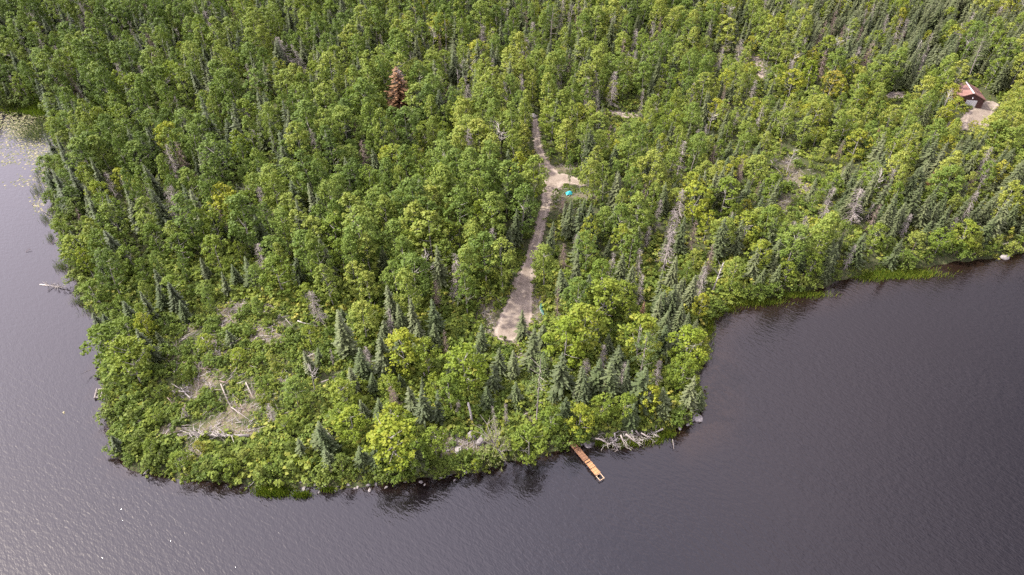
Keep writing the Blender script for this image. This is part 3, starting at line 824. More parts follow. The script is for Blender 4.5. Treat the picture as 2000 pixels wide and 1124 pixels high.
# ------------------------------------------------------------------ trees one can point to, placed by where their tops show
HAND = [  # kind, top px, top py, height, width factor, label
 ('spruce_tree', 1019, 608, 6.2, 1.25, 'lone dark spruce standing against the gravel parking pad'),
 ('yellow_birch', 762, 832, 8.5, 1.35, 'broad yellow-green birch overhanging the water at the tip'),
 ('yellow_birch', 910, 680, 10, 1.0, 'bright yellow-green birch standing alone above the clearing of boulders'),
 ('birch_tree', 848, 842, 7, .9, 'leafy birch beside the dirt patch with pale rock'),
 ('thin_tree', 990, 852, 6.8, .85, 'sparse olive tree with grey limbs leaning over the shore'),
 ('birch_tree', 1035, 838, 7.5, 1.0, 'leafy birch on the bank halfway between the olive tree and the dock'),
 ('birch_tree', 812, 868, 7.0, .9, 'rounded birch at the lake edge beside the broad yellow-green one'),
 ('yellow_birch', 928, 902, 3.6, .75, 'small yellow-green birch drooping over the water below the dirt patch'),
 ('yellow_birch', 1108, 632, 10, 1.1, 'yellow-topped birch just behind the upturned canoe'),
 ('birch_tree', 1185, 555, 12, 1.25, 'wide birch on the shoulder beyond the gravel pad'),
 ('birch_tree', 1140, 598, 11, 1.1, 'dense green birch between the canoe and the wide birch'),
 ('birch_tree', 1255, 625, 10, 1.1, 'leafy birch standing above the row of blue-green firs'),
 ('yellow_birch', 1352, 648, 9, 1.1, 'yellow-green birch on the corner above the cove shore'),
 ('birch_tree', 1345, 700, 8, .9, 'pale green birch hanging over the shore of the shoulder'),
 ('birch_tree', 192, 640, 9.5, 1.1, 'bright green tree reaching over the lake above the old crib'),
 ('birch_tree', 232, 668, 10, 1.1, 'round dull green tree behind the overhanging shore tree'),
 ('birch_tree', 1080, 207, 12, 1.15, 'round tree standing beside the top of the driveway'),
 ('birch_tree', 825, 241, 9, 1.1, 'dome-shaped yellow-green tree in the middle of the woods'),
 ('aspen_tree', 1152, 312, 14, 1.0, 'leafy aspen hiding the far end of the driveway junction'),
 ('birch_tree', 1086, 372, 5.5, .8, 'small leafy tree in front of the driveway junction'),
 ('aspen_tree', 1116, 298, 11, .5, 'slim dark-trunked tree standing in the driveway junction'),
 ('aspen_tree', 1185, 318, 13, 1.0, 'second leafy aspen past the end of the junction'),
 ('birch_tree', 1875, 194, 9, 1.1, 'leafy tree covering the near corner of the shed'),
 ('birch_tree', 1906, 236, 4.5, 1.0, 'small leafy tree on the edge of the gravel yard'),
 ('yellow_birch', 1368, 362, 12, 1.1, 'large birch with a golden top among spruces'),
 ('birch_tree', 1425, 352, 12, 1.15, 'leafy tree joined to the golden-topped birch'),
 ('yellow_birch', 1387, 415, 9, .7, 'narrow yellow-green birch near the twisted grey dead spruces'),
 ('yellow_birch', 1592, 122, 11, .8, 'lone bright yellow birch with a visible trunk uphill'),
 ('gold_birch', 1632, 140, 10, 1.1, 'golden orange birch above the young stand'),
 ('yellow_birch', 1555, 138, 11, 1.2, 'pair-crowned yellow birch above the young stand'),
 ('gold_birch', 386, 862, 3.6, .8, 'small golden-leaved tree below the bleached fallen tree'),
 ('yellow_birch', 782, 655, 9, 1.15, 'yellow-topped birch above the big dead spruce of the tip'),
 ('birch_tree', 832, 668, 8, .9, 'narrow birch next to the yellow-topped birch on the tip'),
 ('birch_tree', 668, 745, 6.5, 1.0, 'birch with a yellow tip above the log in the low firs'),
 ('yellow_birch', 1270, 755, 6.2, .95, 'yellow-green birch on the slope above the driftwood heap'),
 ('birch_tree', 1178, 778, 6, 1.0, 'bright green young birch inland of the driftwood heap'),
 ('birch_tree', 1222, 768, 6, .9, 'fresh green birch among firs inland of the driftwood'),
 ('yellow_birch', 1132, 800, 6, 1.1, 'yellow-green birch leaning over the landward end of the dock'),
 ('birch_tree', 1078, 800, 5.5, 1.1, 'spreading birch on the bank beside the dock'),
 ('spruce_tree', 742, 655, 9, 1.2, 'pale frosted spruce next to the yellow-topped birch of the tip'),
 ('fir_tree', 698, 682, 8, 1.0, 'blue-green fir in front of the small rubble gap'),
 ('fir_tree', 662, 612, 10, .9, 'bright green pointed fir at the edge of the tall stand'),
 ('spruce_tree', 820, 762, 8, 1.0, 'slender frosted spruce uphill of the shoreline birch'),
 ('spruce_tree', 848, 768, 7.5, .9, 'thin spruce next to the leafy green tree of the tip'),
 ('birch_tree', 876, 745, 7.5, 1.0, 'round green tree just uphill of the pale broken trunk'),
 ('fir_tree', 612, 822, 6.5, 1.0, 'dark fir in the cluster above the shore reeds'),
 ('fir_tree', 640, 842, 6.0, 1.1, 'broad blue-green fir with a log leaning on it'),
 ('fir_tree', 582, 858, 5, 1.0, 'small fir on the outer shore near the reeds'),
 ('fir_tree', 637, 878, 4.5, 1.0, 'olive-tinted fir right above the shoreline stones'),
 ('fir_tree', 700, 870, 5, 1.1, 'dense green fir behind the shore boulders'),
 ('spruce_tree', 810, 865, 7, 1.0, 'frosted spruce squeezed between two shoreline birches'),
 ('spruce_tree', 1038, 648, 9, 1.3, 'full dark spruce at the lower end of the parking pad'),
 ('spruce_tree', 1100, 692, 9, 1.2, 'tall frosted spruce inland of the tall red pine'),
 ('fir_tree', 1172, 705, 8, 1.0, 'bright fir in the row on the shoulder'),
 ('fir_tree', 1198, 710, 8.5, 1.0, 'yellowish fir in the middle of the shoulder row'),
 ('spruce_tree', 1140, 718, 8, .9, 'slim spruce at the start of the shoulder row'),
 ('spruce_tree', 1150, 730, 8, 1.0, 'frosted spruce standing in front of the slim spruce'),
 ('spruce_tree', 1232, 710, 9, .9, 'thin frosted spruce with bare lower branches beside a grey snag'),
 ('fir_tree', 1255, 716, 9, 1.15, 'full frosted fir at the centre of the shoulder'),
 ('spruce_tree', 1355, 738, 8, 1.0, 'spruce at the very edge of the shoulder shore'),
 ('fir_tree', 1308, 762, 6, 1.0, 'yellow-tinted fir near the rocky corner'),
 ('fir_tree', 1237, 790, 5.5, 1.1, 'pale green fir just above the driftwood heap'),
 ('pine_tree', 1052, 708, 14, .8, 'tall sparse pine with bare grey lower trunk uphill of the dock'),
 ('pine_tree', 1265, 658, 11, .9, 'open-crowned pine with a long bare trunk on the shoulder'),
 ('pine_tree', 1078, 12, 17, 1.1, 'tall layered pine rising above the woods behind the driveway'),
 ('pine_tree', 1930, 70, 16, 1.0, 'dark broad pine on the slope above the shed'),
 ('spruce_tree', 1130, 488, 11, 1.0, 'pointed spruce in front of the grey snags near the driveway'),
 ('spruce_tree', 1320, 500, 10, 1.0, 'frosted spruce below the dead spruce pair'),
 ('spruce_tree', 1450, 435, 11, 1.1, 'bright-tipped spruce beside the dark gap in the woods'),
 ('spruce_tree', 1678, 345, 14, 1.0, 'tall leaning spruce above the grey dead tangle'),
 ('spruce_tree', 1760, 468, 9, 1.2, 'bent yellowish spruce on the bank behind the reed bed'),
 ('spruce_tree', 1885, 385, 11, 1.0, 'leaning spruce uphill of the pale shore rock'),
 ('cedar_tree', 1800, 455, 7, 1.3, 'big rounded olive cedar above the end of the reed bed'),
 ('birch_tree', 1720, 440, 8, 1.0, 'bright yellow-green birch above the reed bed'),
 ('birch_tree', 1850, 450, 7.5, 1.2, 'light green birch next to the rounded cedar'),
 ('cedar_tree', 1915, 450, 7, 1.1, 'olive cedar close to the pale shore rock'),
 ('fir_tree', 500, 420, 12, .9, 'pale pointed fir in the deep stand'),
 ('birch_tree', 110, 388, 7, .8, 'russet-topped shrubby birch on the lily bay shore'),
 # dead wood standing
 ('rust_conifer', 775, 134, 17, 1.3, 'rust-coloured dead conifer rising out of the green stand'),
 ('rust_conifer', 1258, 592, 6, .6, 'small rust-red conifer on the shoulder above the pine'),
 ('rust_conifer', 1182, 742, 5, .5, 'orange-red dying fir in the shoulder row'),
 ('dead_tree', 643, 682, 5, .7, 'short dead conifer at the edge of the clearing'),
 ('dead_tree', 870, 648, 6, .8, 'thin dead conifer near the end of the pad'),
 ('rust_conifer', 1826, 334, 7, .6, 'rusty dead conifer in the aspens above the leaning spruces'),
 ('rust_conifer', 1718, 248, 6, .5, 'slim reddish dead conifer in the young stand'),
 ('dead_tree', 1318, 408, 12, 1.1, 'pale shaggy dead spruce at the head of the grey pair'),
 ('dead_tree', 1310, 452, 13, 1.4, 'wide pale grey dead spruce in the middle of the woods'),
 ('dead_tree', 1336, 368, 12, 1.2, 'dead spruce with umbrella-like drooping branches'),
 ('dead_tree', 1289, 392, 10, .9, 'thin dead spruce between green spruces near the grey pair'),
 ('dead_tree', 1362, 432, 10, 1.0, 'slight dead spruce beside the yellow-green narrow birch'),
 ('dead_tree', 1200, 142, 13, 1.3, 'tufted pale dead spruce near the pale track'),
 ('dead_tree', 1091, 129, 13, .9, 'pale dead spruce with a narrow pointed top'),
 ('dead_tree', 1256, 174, 10, .7, 'slim dead spruce above the pale track'),
 ('dead_tree', 1180, 214, 7, .7, 'short dead spruce on the near side of the pale track'),
 ('dead_tree', 1484, 208, 11, .8, 'leaning dead spruce among bright birches'),
 ('dead_tree', 766, 752, 5.2, 1.3, 'bushy pale dead spruce above the fallen branchy trunk'),
 ('dead_tree', 560, 70, 13, 1.6, 'large bleached dead tree leaning in the upper woods'),
 ('dead_tree', 586, 86, 12, 1.1, 'second bleached dead tree leaning behind the large one'),
 ('dead_tree', 857, 68, 12, .8, 'faded dead spruce in the woods uphill of the rust conifer'),
 ('bare_snag', 921, 113, 12, .8, 'bright white snag standing uphill of the domed tree'),
 ('bare_snag', 868, 120, 9, .6, 'short white snag beside round yellow-green crowns'),
 ('bare_snag', 892, 136, 9, .7, 'brittle white snag between the short and the bright one'),
 ('dead_tree', 1608, 42, 14, .7, 'leaning pale dead spruce on the spruce slope'),
 ('dead_tree', 1705, 82, 12, 1.3, 'grey tufted dead tree in the spruce slope'),
 ('dead_tree', 1615, 100, 11, 1.2, 'curling grey dead tree beside the lone yellow birch'),
 ('dead_tree', 1690, 372, 12, 1.6, 'tangled grey dead spruces on the bank'),
 ('dead_tree', 1628, 366, 11, 1.1, 'grey-brown dying spruce near the sunlit gully'),
 ('dead_tree', 1868, 425, 6, 1.2, 'collapsed pale dead crown over the bank'),
 ('bare_snag', 1085, 441, 6.5, .7, 'broken white snag with stub limbs beside the driveway'),
 ('bare_snag', 828, 492, 13, 1.0, 'tall white snag with a forked bare crown'),
 ('bare_snag', 978, 242, 13, 1.3, 'white-limbed thinning tree left of the driveway top'),
 ('bare_snag', 1552, 285, 10, .8, 'pale bare trunk at the edge of the sunlit gully'),
 ('dead_tree', 503, 478, 9, 1.5, 'brown leafless crown in the deep stand'),
 ('dead_tree', 612, 568, 8, 1.3, 'brown dead spruce at the edge of the clearing'),
 ('dead_tree', 205, 338, 9, 1.1, 'pink-grey dead spruce near the lily bay shore'),
 ('dead_tree', 893, 782, 3.2, 1.3, 'low grey dead top beside the pale broken trunk'),
 ('dead_tree', 968, 800, 4.5, .8, 'grey dead spruce inland of the two boulders'),
 ('dead_tree', 988, 788, 5.5, .7, 'taller grey dead spruce next to the dead one above the boulders'),
 ('dead_tree', 1221, 706, 7, .8, 'pale snaggy spruce in the shoulder row'),
 ('dead_tree', 1092, 562, 7, .8, 'pale dead-branched spruce beside the canoe clearing'),
 ('bare_snag', 966, 622, 5, .35, 'thin pale pole of a birch at the lower corner of the pad'),
 ('bare_snag', 1121, 762, 4, .4, 'short white snag inland of the dock'),
 ('dead_tree', 1145, 705, 4, 2.0, 'fallen grey dead crown between pine and shoulder row'),
 ('dead_tree', 1290, 705, 6, 1.2, 'twiggy grey dead spruce beside the open-crowned pine'),
 ('dead_tree', 1475, 155, 9, 1.2, 'bleached dead top above the yellow birches'),
 ('dead_tree', 1410, 95, 9, 1.3, 'grey dead spruce standing in the slash patch'),
 ('dead_tree', 1450, 78, 10, 1.4, 'wide grey dead crown over the slash patch'),
 ('dead_tree', 1335, 275, 12, 1.2, 'tall dead spruce uphill of the golden-topped birch'),
 ('dead_tree', 1452, 320, 9, .9, 'dead spruce on the near side of the dark spruces'),
 ('dead_tree', 690, 240, 8, 1.1, 'grey dead crown in the middle stand'),
 ('dead_tree', 1640, 20, 13, .9, 'grey dying spruce high on the slope'),
]

placed = []                                   # (x, y, z, kind, height, width factor, label, lean)
for kind, px, py, h, wf, lab in HAND:
    if py > 560:
        h *= 1.3 if 'small' not in lab and 'short' not in lab else 1.1
    if 'birch' in kind:
        wf *= 1.15
    x, y, z = at(px, py, h * .97)
    lean = 0.0
    if 'leaning' in lab:
        lean = -.3 if px < 1000 else .12
    placed.append([x, y, z, kind, h, wf, lab, lean])

ZONES = [(200, 100, 300, 140, 4.3, 1.0, (.48, .14, .21, .06, 0, .11)), (150, 430, 110, 200, 3.2, .85, (.44, .24, .15, .12, .02, .04)),
         (500, 330, 220, 160, 4.0, 1.0, (.58, .14, .15, .05, 0, .08)), (880, 400, 200, 150, 4.0, 1.05, (.78, .10, .06, .02, 0, .04)),
         (800, 60, 350, 100, 4.1, 1.0, (.47, .11, .28, .06, 0, .08)), (750, 570, 180, 55, 3.7, 1.0, (.6, .1, .17, .1, 0, .03)),
         (465, 715, 150, 110, 6.2, .36, (.20, .46, .07, .17, .02, .08)), (730, 740, 130, 80, 3.5, .68, (.1, .12, .32, .40, .02, .04)),
         (400, 890, 170, 40, 3.2, .55, (.04, .36, .05, .15, .4, 0)), (850, 880, 230, 45, 3.3, .85, (.04, .36, .05, .15, .4, 0)), (1200, 730, 150, 90, 3.2, .72, (.08, .2, .38, .28, .02, .04)),
         (1180, 480, 150, 110, 3.7, .85, (.42, .14, .26, .07, 0, .11)), (1450, 450, 150, 110, 3.5, .8, (.34, .17, .29, .1, 0, .10)),
         (1750, 430, 250, 80, 3.2, .85, (.15, .14, .48, .12, .05, .06)), (1780, 250, 260, 55, 3.4, .68, (.76, .16, .05, .01, 0, .02)),
         (1800, 70, 260, 90, 3.1, .9, (.10, .06, .68, .06, 0, .10)), (1350, 150, 160, 100, 3.8, .8, (.52, .2, .11, .04, 0, .13)),
         (1130, 110, 120, 100, 3.9, 1.0, (.58, .05, .25, .04, 0, .08)), (280, 640, 90, 80, 3.2, .8, (.18, .22, .35, .15, .05, .05)),
         (1320, 260, 180, 60, 4.0, .7, (.4, .2, .22, .05, 0, .13)), (1555, 360, 75, 65, 8.5, .5, (.4, .25, .15, .05, 0, .15)),
         (900, 800, 80, 60, 5.5, .6, (.1, .3, .3, .2, 0, .1))]
KINDS6 = ['aspen_tree', 'birch_tree', 'spruce_tree', 'fir_tree', 'cedar_tree', 'dead_tree']
BASE_H = {'aspen_tree': 15, 'birch_tree': 11.5, 'spruce_tree': 13, 'fir_tree': 10.5, 'cedar_tree': 9, 'dead_tree': 12}
ZA = np.array([z[:4] for z in ZONES], float)
ZS = np.array([z[4] for z in ZONES]); ZH = np.array([z[5] for z in ZONES]); ZM = np.array([z[6] for z in ZONES])

# areas the photograph shows clear of trees (in photograph pixels), left free of crowns
CLEAR = [[(1040, 232), (1052, 232), (1056, 285), (1068, 318), (1085, 336), (1118, 342), (1122, 355), (1108, 368), (1108, 380), (1080, 386), (1072, 398), (1055, 396), (1058, 352), (1062, 342), (1046, 300), (1040, 262)],
         [(1054, 405), (1062, 408), (1058, 455), (1044, 505), (1040, 560), (1046, 598), (1058, 590), (1064, 600), (1060, 622), (1042, 640), (1028, 655), (985, 668), (966, 655), (972, 620), (985, 590), (1002, 560), (1018, 515), (1038, 470)],
         [(940, 600), (965, 560), (985, 590), (970, 640), (945, 630)],
         [(430, 590), (475, 588), (482, 620), (455, 650), (425, 640)], [(380, 720), (425, 712), (412, 765), (365, 775)], [(340, 660), (362, 652), (360, 722), (334, 726)],
         [(860, 862), (905, 846), (950, 850), (946, 880), (930, 892), (888, 896), (868, 886)],
         [(1530, 325), (1570, 325), (1585, 375), (1540, 415), (1520, 400), (1545, 350)],
         [(1726, 172), (1780, 170), (1784, 194), (1730, 200)], [(1862, 166), (1925, 164), (1948, 200), (1925, 250), (1900, 250), (1878, 216)],
         [(1188, 210), (1244, 214), (1246, 236), (1188, 234)], [(1105, 366), (1124, 366), (1124, 380), (1104, 380)],
         [(1100, 862), (1130, 858), (1190, 940), (1160, 945)], [(360, 822), (490, 822), (492, 862), (365, 866)], [(1160, 842), (1290, 832), (1296, 862), (1170, 884)],
         [(1400, 86), (1450, 84), (1455, 102), (1405, 104)], [(1470, 108), (1490, 108), (1500, 150), (1482, 158)]]
def in_poly(px, py, poly):
    c = False
    n = len(poly)
    for i in range(n):
        x0, y0 = poly[i]; x1, y1 = poly[(i + 1) % n]
        if (y0 > py) != (y1 > py) and px < (x1 - x0) * (py - y0) / (y1 - y0) + x0:
            c = not c
    return c

DEADFALL = []
LOGS = [
 ((487, 851), (366, 846), .27, 'big bleached fallen tree with branches lying across the clearing', 'dead_white', 46, 2.6),
 ((372, 778), (352, 756), .14, 'short white log crossing a thinner one in the clearing', 'dead_white', 0, 1),
 ((349, 764), (368, 766), .10, 'thin white log lying level under the short white log', 'dead_white', 0, 1),
 ((336, 750), (352, 760), .12, 'pale log end near the lower ledge of rubble', 'dead', 0, 1),
 ((431, 750), (456, 806), .13, 'long grey log lying downhill through the clearing shrubs', 'dead', 8, 1.2),
 ((452, 796), (492, 824), .10, 'thin pale pole continuing from the long grey log', 'dead', 3, .8),
 ((480, 747), (496, 780), .12, 'grey leaning pole near the middle of the clearing', 'dead', 2, .6),
 ((581, 627), (607, 634), .14, 'white birch log at the upper edge of the clearing', 'dead_white', 0, 1),
 ((624, 637), (634, 641), .10, 'short end of white log beside a small spruce', 'dead_white', 0, 1),
 ((558, 623), (573, 639), .08, 'thin pale stick log lying steeply above the birch log', 'dead', 0, 1),
 ((533, 658), (502, 657), .12, 'straight pale log above the small rubble patch', 'dead', 2, 1),
 ((496, 664), (508, 655), .14, 'forked grey log end beside the straight pale log', 'dead', 3, 1),
 ((788, 818), (738, 796), .14, 'branchy white fallen trunk below the bushy dead spruce', 'dead_white', 16, 1.3),
 ((628, 747), (660, 730), .13, 'pale log lying uphill beneath the firs', 'dead', 3, 1.2),
 ((657, 866), (636, 838), .10, 'grey pole leaning on the broad fir near the tip', 'dead', 2, .8),
 ((350, 668), (385, 648), .12, 'grey branchy log at the dark edge of the clearing', 'dead', 8, 1.1),
 ((318, 854), (334, 836), .11, 'forked grey log near the shore side of the clearing', 'dead', 4, .9),
 ((400, 892), (378, 872), .10, 'bent pale trunk beside the small golden tree', 'dead', 9, 1.2),
 ((455, 735), (438, 748), .10, 'broken pale log on the edge of the lower ledge', 'dead', 2, .8),
 ((1505, 313), (1531, 343), .16, 'straight pale log lying down the sunlit gully', 'dead', 0, 1),
 ((1012, 700), (1022, 694), .12, 'cut log beside the pad end', 'dead', 0, 1),
 ((1006, 695), (1016, 700), .12, 'second cut log crossing the first beside the pad end', 'dead', 0, 1),
 ((1065, 698), (1074, 700), .09, 'short pale stick below the dark spruce at the pad', 'dead', 0, 1),
 ((1022, 812), (1036, 803), .10, 'grey limb lying under the tall sparse pine', 'dead', 4, .8),
 ((920, 832), (948, 832), .08, 'thin grey log at the foot of the pale broken trunk', 'dead', 0, 1),
 ((392, 655), (404, 672), .12, 'dark old log on the slope below the bare ledge', 'dead', 2, .8),
 ((259, 736), (243, 716), .13, 'white birch trunk leaning out near the old crib', 'dead_white', 0, 1),
 ((1388, 577), (1408, 520), .17, None, 'dead_white', 0, 1),
]
OFF = []
for L_ in LOGS:
    p0 = at(*L_[0]); p1 = at(*L_[1])
    OFF.append(((p0[0], p0[1], 1.1), (p1[0], p1[1], 1.1)))
for (a_, b_) in (((868, 876), (940, 872)), ((372, 838), (480, 838)), ((1168, 862), (1280, 852)), ((400, 828), (460, 822))):
    p0 = at(*a_); p1 = at(*b_)
    OFF.append(((p0[0], p0[1], 1.7), (p1[0], p1[1], 1.7)))
NC = 36000
cx = RNG.uniform(-310, 310, NC); cy = RNG.uniform(45, 410, NC)
keep = np.abs(cx) < (cy * .70 + 62)
cx, cy = cx[keep], cy[keep]
csd = land_sd(np.stack([cx, cy], 1))
keep = csd > .35
cx, cy, csd = cx[keep], cy[keep], csd[keep]
cz = height_from(csd, cx, cy)
cu, cv, cd = seen_at(cx, cy, cz)
dd = ((cu[:, None] - ZA[None, :, 0]) / ZA[None, :, 2]) ** 2 + ((cv[:, None] - ZA[None, :, 1]) / ZA[None, :, 3]) ** 2
wz = np.exp(-1.2 * np.minimum(dd, 12)) + 1e-7 / (dd + 1)
wz /= wz.sum(1, keepdims=True)
c_sp = wz @ ZS; c_h = wz @ ZH; c_m = wz @ ZM
c_road = np.minimum(caps_sd(cx, cy, ROAD_C), caps_sd(cx, cy, YARD_C))
c_bare = bare_at(cx, cy)
c_off = caps_sd(cx, cy, OFF)
HB = []
for p in placed:                                  # keep the view of the trees one can point to open
    u, v, d_ = seen_at(p[0], p[1], p[2] + p[4])
    u2, v2, d2 = seen_at(p[0], p[1], p[2] + p[4] * .45)
    w_ = FPX / d_ * (2.6 if 'birch' in p[3] else 1.7) * p[5] * p[4] / 11
    HB.append((min(u, u2) - w_, max(u, u2) + w_, v - 6, v2 + w_ * .6, d_))
HB = np.array(HB)
cell = {}
def near_ok(x, y, rmin):
    i, j = int(x // 6), int(y // 6)
    for a in (-1, 0, 1):
        for b in (-1, 0, 1):
            for (qx, qy, qr) in cell.get((i + a, j + b), ()):
                if (qx - x) ** 2 + (qy - y) ** 2 < (rmin * .5 + qr * .5) ** 2:
                    return False
    return True
def put(x, y, r):
    cell.setdefault((int(x // 6), int(y // 6)), []).append((x, y, r))
for p in placed:
    put(p[0], p[1], min(5.0, 1.2 + p[4] * .22 * p[5]))
for i in range(len(cx)):
    x, y = cx[i], cy[i]
    if c_road[i] < 1.4 or c_bare[i] > .35 or c_off[i] < .9:
        continue
    m6 = c_m[i].copy()
    if csd[i] < 5:
        m6 = m6 * np.array([.25, 1.3, .7, 1.1, 2.0, .5]) + np.array([0, .03, 0, 0, .05, 0])
    m6 /= m6.sum()
    kind = KINDS6[int(RNG.choice(6, p=m6))]
    fac = {'aspen_tree': 1.0, 'birch_tree': 1.0, 'spruce_tree': .72, 'fir_tree': .78, 'cedar_tree': .95, 'dead_tree': .8}[kind]
    h = BASE_H[kind] * c_h[i] * (RNG.uniform(.5, .8) if RNG.random() < .22 else RNG.uniform(.78, 1.2))
    if csd[i] < 5:
        h *= .7 + .06 * csd[i]
    h = max(h, 2.6)
    if not near_ok(x, y, c_sp[i] * fac * .90 * (.7 + .3 * min(1.2, h / 12))):
        continue
    # where the crown would show: leave the clear places clear
    bad = False
    for fz in (.35, .65, .97):
        u, v, d_ = seen_at(x, y, cz[i] + h * fz)
        r_ = FPX / d_ * (1.8 if kind in ('aspen_tree', 'birch_tree', 'cedar_tree') else .9) * (h / 13 * .5 + .5) * (1 if fz < .9 else .3)
        for poly in CLEAR:
            if in_poly(u, v, poly) or in_poly(u - r_, v, poly) or in_poly(u + r_, v, poly):
                bad = True; break
        if bad:
            break
    if not bad:
        for fz in (.6, 1.0):
            u, v, d_ = seen_at(x, y, cz[i] + h * fz)
            if np.any((HB[:, 0] < u) & (u < HB[:, 1]) & (HB[:, 2] < v) & (v < HB[:, 3]) & (d_ < HB[:, 4])):
                bad = True
    if bad:
        continue
    put(x, y, c_sp[i] * fac * .90)
    placed.append([x, y, cz[i], kind, h, RNG.uniform(.72, 1.38) if kind in ('aspen_tree', 'birch_tree') else RNG.uniform(.8, 1.2), None, 0.0])

# some of the birches are the yellowing kind
for p in placed:
    if p[6] is None and p[3] == 'birch_tree' and RNG.random() < .22:
        p[3] = 'yellow_birch'
    if p[6] is None and p[3] == 'dead_tree' and RNG.random() < .16:
        p[3] = 'bare_snag'
NAME_OF = {'yellow_birch': 'birch_tree', 'gold_birch': 'birch_tree', 'rust_conifer': 'dead_tree', 'thin_tree': 'thin_crowned_tree', 'bare_snag': 'bare_snag'}
CAT_OF = {'aspen_tree': 'aspen', 'birch_tree': 'birch', 'spruce_tree': 'spruce', 'fir_tree': 'fir', 'cedar_tree': 'cedar', 'pine_tree': 'pine', 'dead_tree': 'dead tree',
          'bare_snag': 'snag', 'thin_crowned_tree': 'tree', 'shrub': 'shrub', 'alder_shrub': 'alder bush'}

# shrubs that show singly: in the clearing, by the drive and along the shore
SHRUB_Z = [(455, 715, 120, 110, 150), (920, 810, 90, 60, 26), (1000, 690, 60, 30, 12), (1555, 360, 50, 60, 18), (300, 860, 80, 50, 26), (560, 900, 200, 35, 30), (1080, 300, 60, 60, 16), (640, 690, 90, 50, 16)]
for (a, b, ra, rb, n) in SHRUB_Z:
    got = 0
    for _ in range(n * 6):
        if got >= n:
            break
        u, v = a + RNG.normal() * ra * .6, b + RNG.normal() * rb * .6
        x, y, z = at(u, v)
        if caps_sd(np.array([x]), np.array([y]), OFF)[0] < 1.0 or z < .7 or float(caps_sd(np.array([x]), np.array([y]), ROAD_C)[0]) < 1.5 or bare_at(np.array([x]), np.array([y]))[0] > .6:
            continue
        if any(in_poly(u, v - 6, pl) for pl in CLEAR[:3] + CLEAR[-4:-2] + CLEAR[6:7]) or not near_ok(x, y, 1.5):
            continue
        put(x, y, 1.2)
        placed.append([x, y, z, 'shrub', RNG.uniform(1.3, 3.4), RNG.uniform(.8, 1.2), None, 0])
        got += 1

for k in range(len(LAND) - 6):
    x, y = LAND[k]
    if abs(x) > y * .72 + 70 or RNG.random() < .45:
        continue
    x += RNG.normal() * .6; y += RNG.normal() * .4 + .8
    sd_ = float(land_sd([(x, y)])[0])
    u, v, _d = seen_at(x, y, 2.0)
    if sd_ < .15 or any(in_poly(u, v, pl) for pl in (CLEAR[6], CLEAR[12], CLEAR[14])) or (1150 < u < 1300 and v > 825) or (580 < u < 740 and v > 900 and RNG.random() < .5):
        continue
    placed.append([x, y, gz(x, y), 'alder_shrub', RNG.uniform(2.6, 5.0), RNG.uniform(.9, 1.25), None, 0])

# which 300 of each kind show largest
by = {}
for i, p in enumerate(placed):
    u, v, d_ = seen_at(p[0], p[1], p[2] + p[4] * .6)
    inside = -30 < u < 2030 and -30 < v < 1150
    size = FPX / d_ * p[4] * (1.0 if inside else .01)
    if p[6]:
        size += 1e6
    by.setdefault(NAME_OF.get(p[3], p[3]), []).append((size, i, inside))
single, mass = [], []
for k, L in by.items():
    L.sort(reverse=True)
    for n, (s, i, inside) in enumerate(L):
        (single if (n < 300 and inside) else mass).append(i)

# labels: kind, size and tone, and where the tree stands between two landmarks
SHORT = ['the dock', 'the parking pad', 'the canoe', 'the teal tarp', 'the driveway bend', 'the mid driveway', 'the shed', 'the lily pads', 'the bare ledge',
         'the rubble ledge', 'the bleached log', 'the grey boulders', 'the white rock', 'the driftwood heap', 'the reed bed', 'the leaning snag', 'the gully log', 'the rust conifer',
         'the forked snag', 'the old crib', 'the sunken tree', 'the brown slash', 'the rocky corner', 'the tip stones', 'the slash opening', 'the sandy turnout', 'the pale track']
ORDW = ['first', 'second', 'third', 'fourth', 'fifth', 'sixth', 'seventh', 'eighth', 'ninth', 'tenth', 'eleventh', 'twelfth', 'thirteenth', 'fourteenth', 'fifteenth', 'sixteenth',
        'seventeenth', 'eighteenth', 'nineteenth', 'twentieth', 'twenty-first', 'twenty-second', 'twenty-third', 'twenty-fourth', 'twenty-fifth', 'twenty-sixth']
TONES = {'aspen_tree': ('deep green', 'mid green', 'pale green'), 'birch_tree': ('deep green', 'fresh green', 'yellow-green'), 'spruce_tree': ('dark', 'grey-green', 'frosted'),
         'fir_tree': ('dark', 'mid green', 'bluish-pale'), 'cedar_tree': ('dark olive', 'olive', 'yellowish'), 'shrub': ('deep green', 'leafy green', 'bright green'), 'alder_shrub': ('deep green', 'leafy', 'bright')}
tone_of, taken, key_of = {}, {}, {}
LXY = np.array([(x, y) for _, x, y, _ in LMS])
for i in single:
    p = placed[i]
    nm = NAME_OF.get(p[3], p[3])
    t = float(RNG.random()); tone_of[i] = t
    if p[6]:
        continue
    size = 'tall' if p[4] > BASE_H.get(nm, 2.0) * .85 else 'small' if p[4] < BASE_H.get(nm, 2.0) * .55 else 'medium'
    if nm in ('shrub', 'alder_shrub'):
        size = 'big' if p[4] > (2 if nm == 'shrub' else 3.8) else 'low'
    tw = 'yellowing' if p[3] == 'yellow_birch' else TONES[nm][min(2, int(t * 3))] if nm in TONES else ('broad' if p[5] > 1 else 'slim')
    d_ = np.hypot(LXY[:, 0] - p[0], LXY[:, 1] - p[1])
    o_ = np.argsort(d_)
    a_ = int(o_[0]); b_ = int(o_[1])
    va = LXY[a_] - (p[0], p[1])
    for c_ in o_[1:7]:                               # a second landmark on the other side of the tree
        if va @ (LXY[c_] - (p[0], p[1])) < 0:
            b_ = int(c_); break
    key_of.setdefault((f'{size} {tw} {NOUN[nm]}', a_, b_), []).append((float(d_[a_]), i))
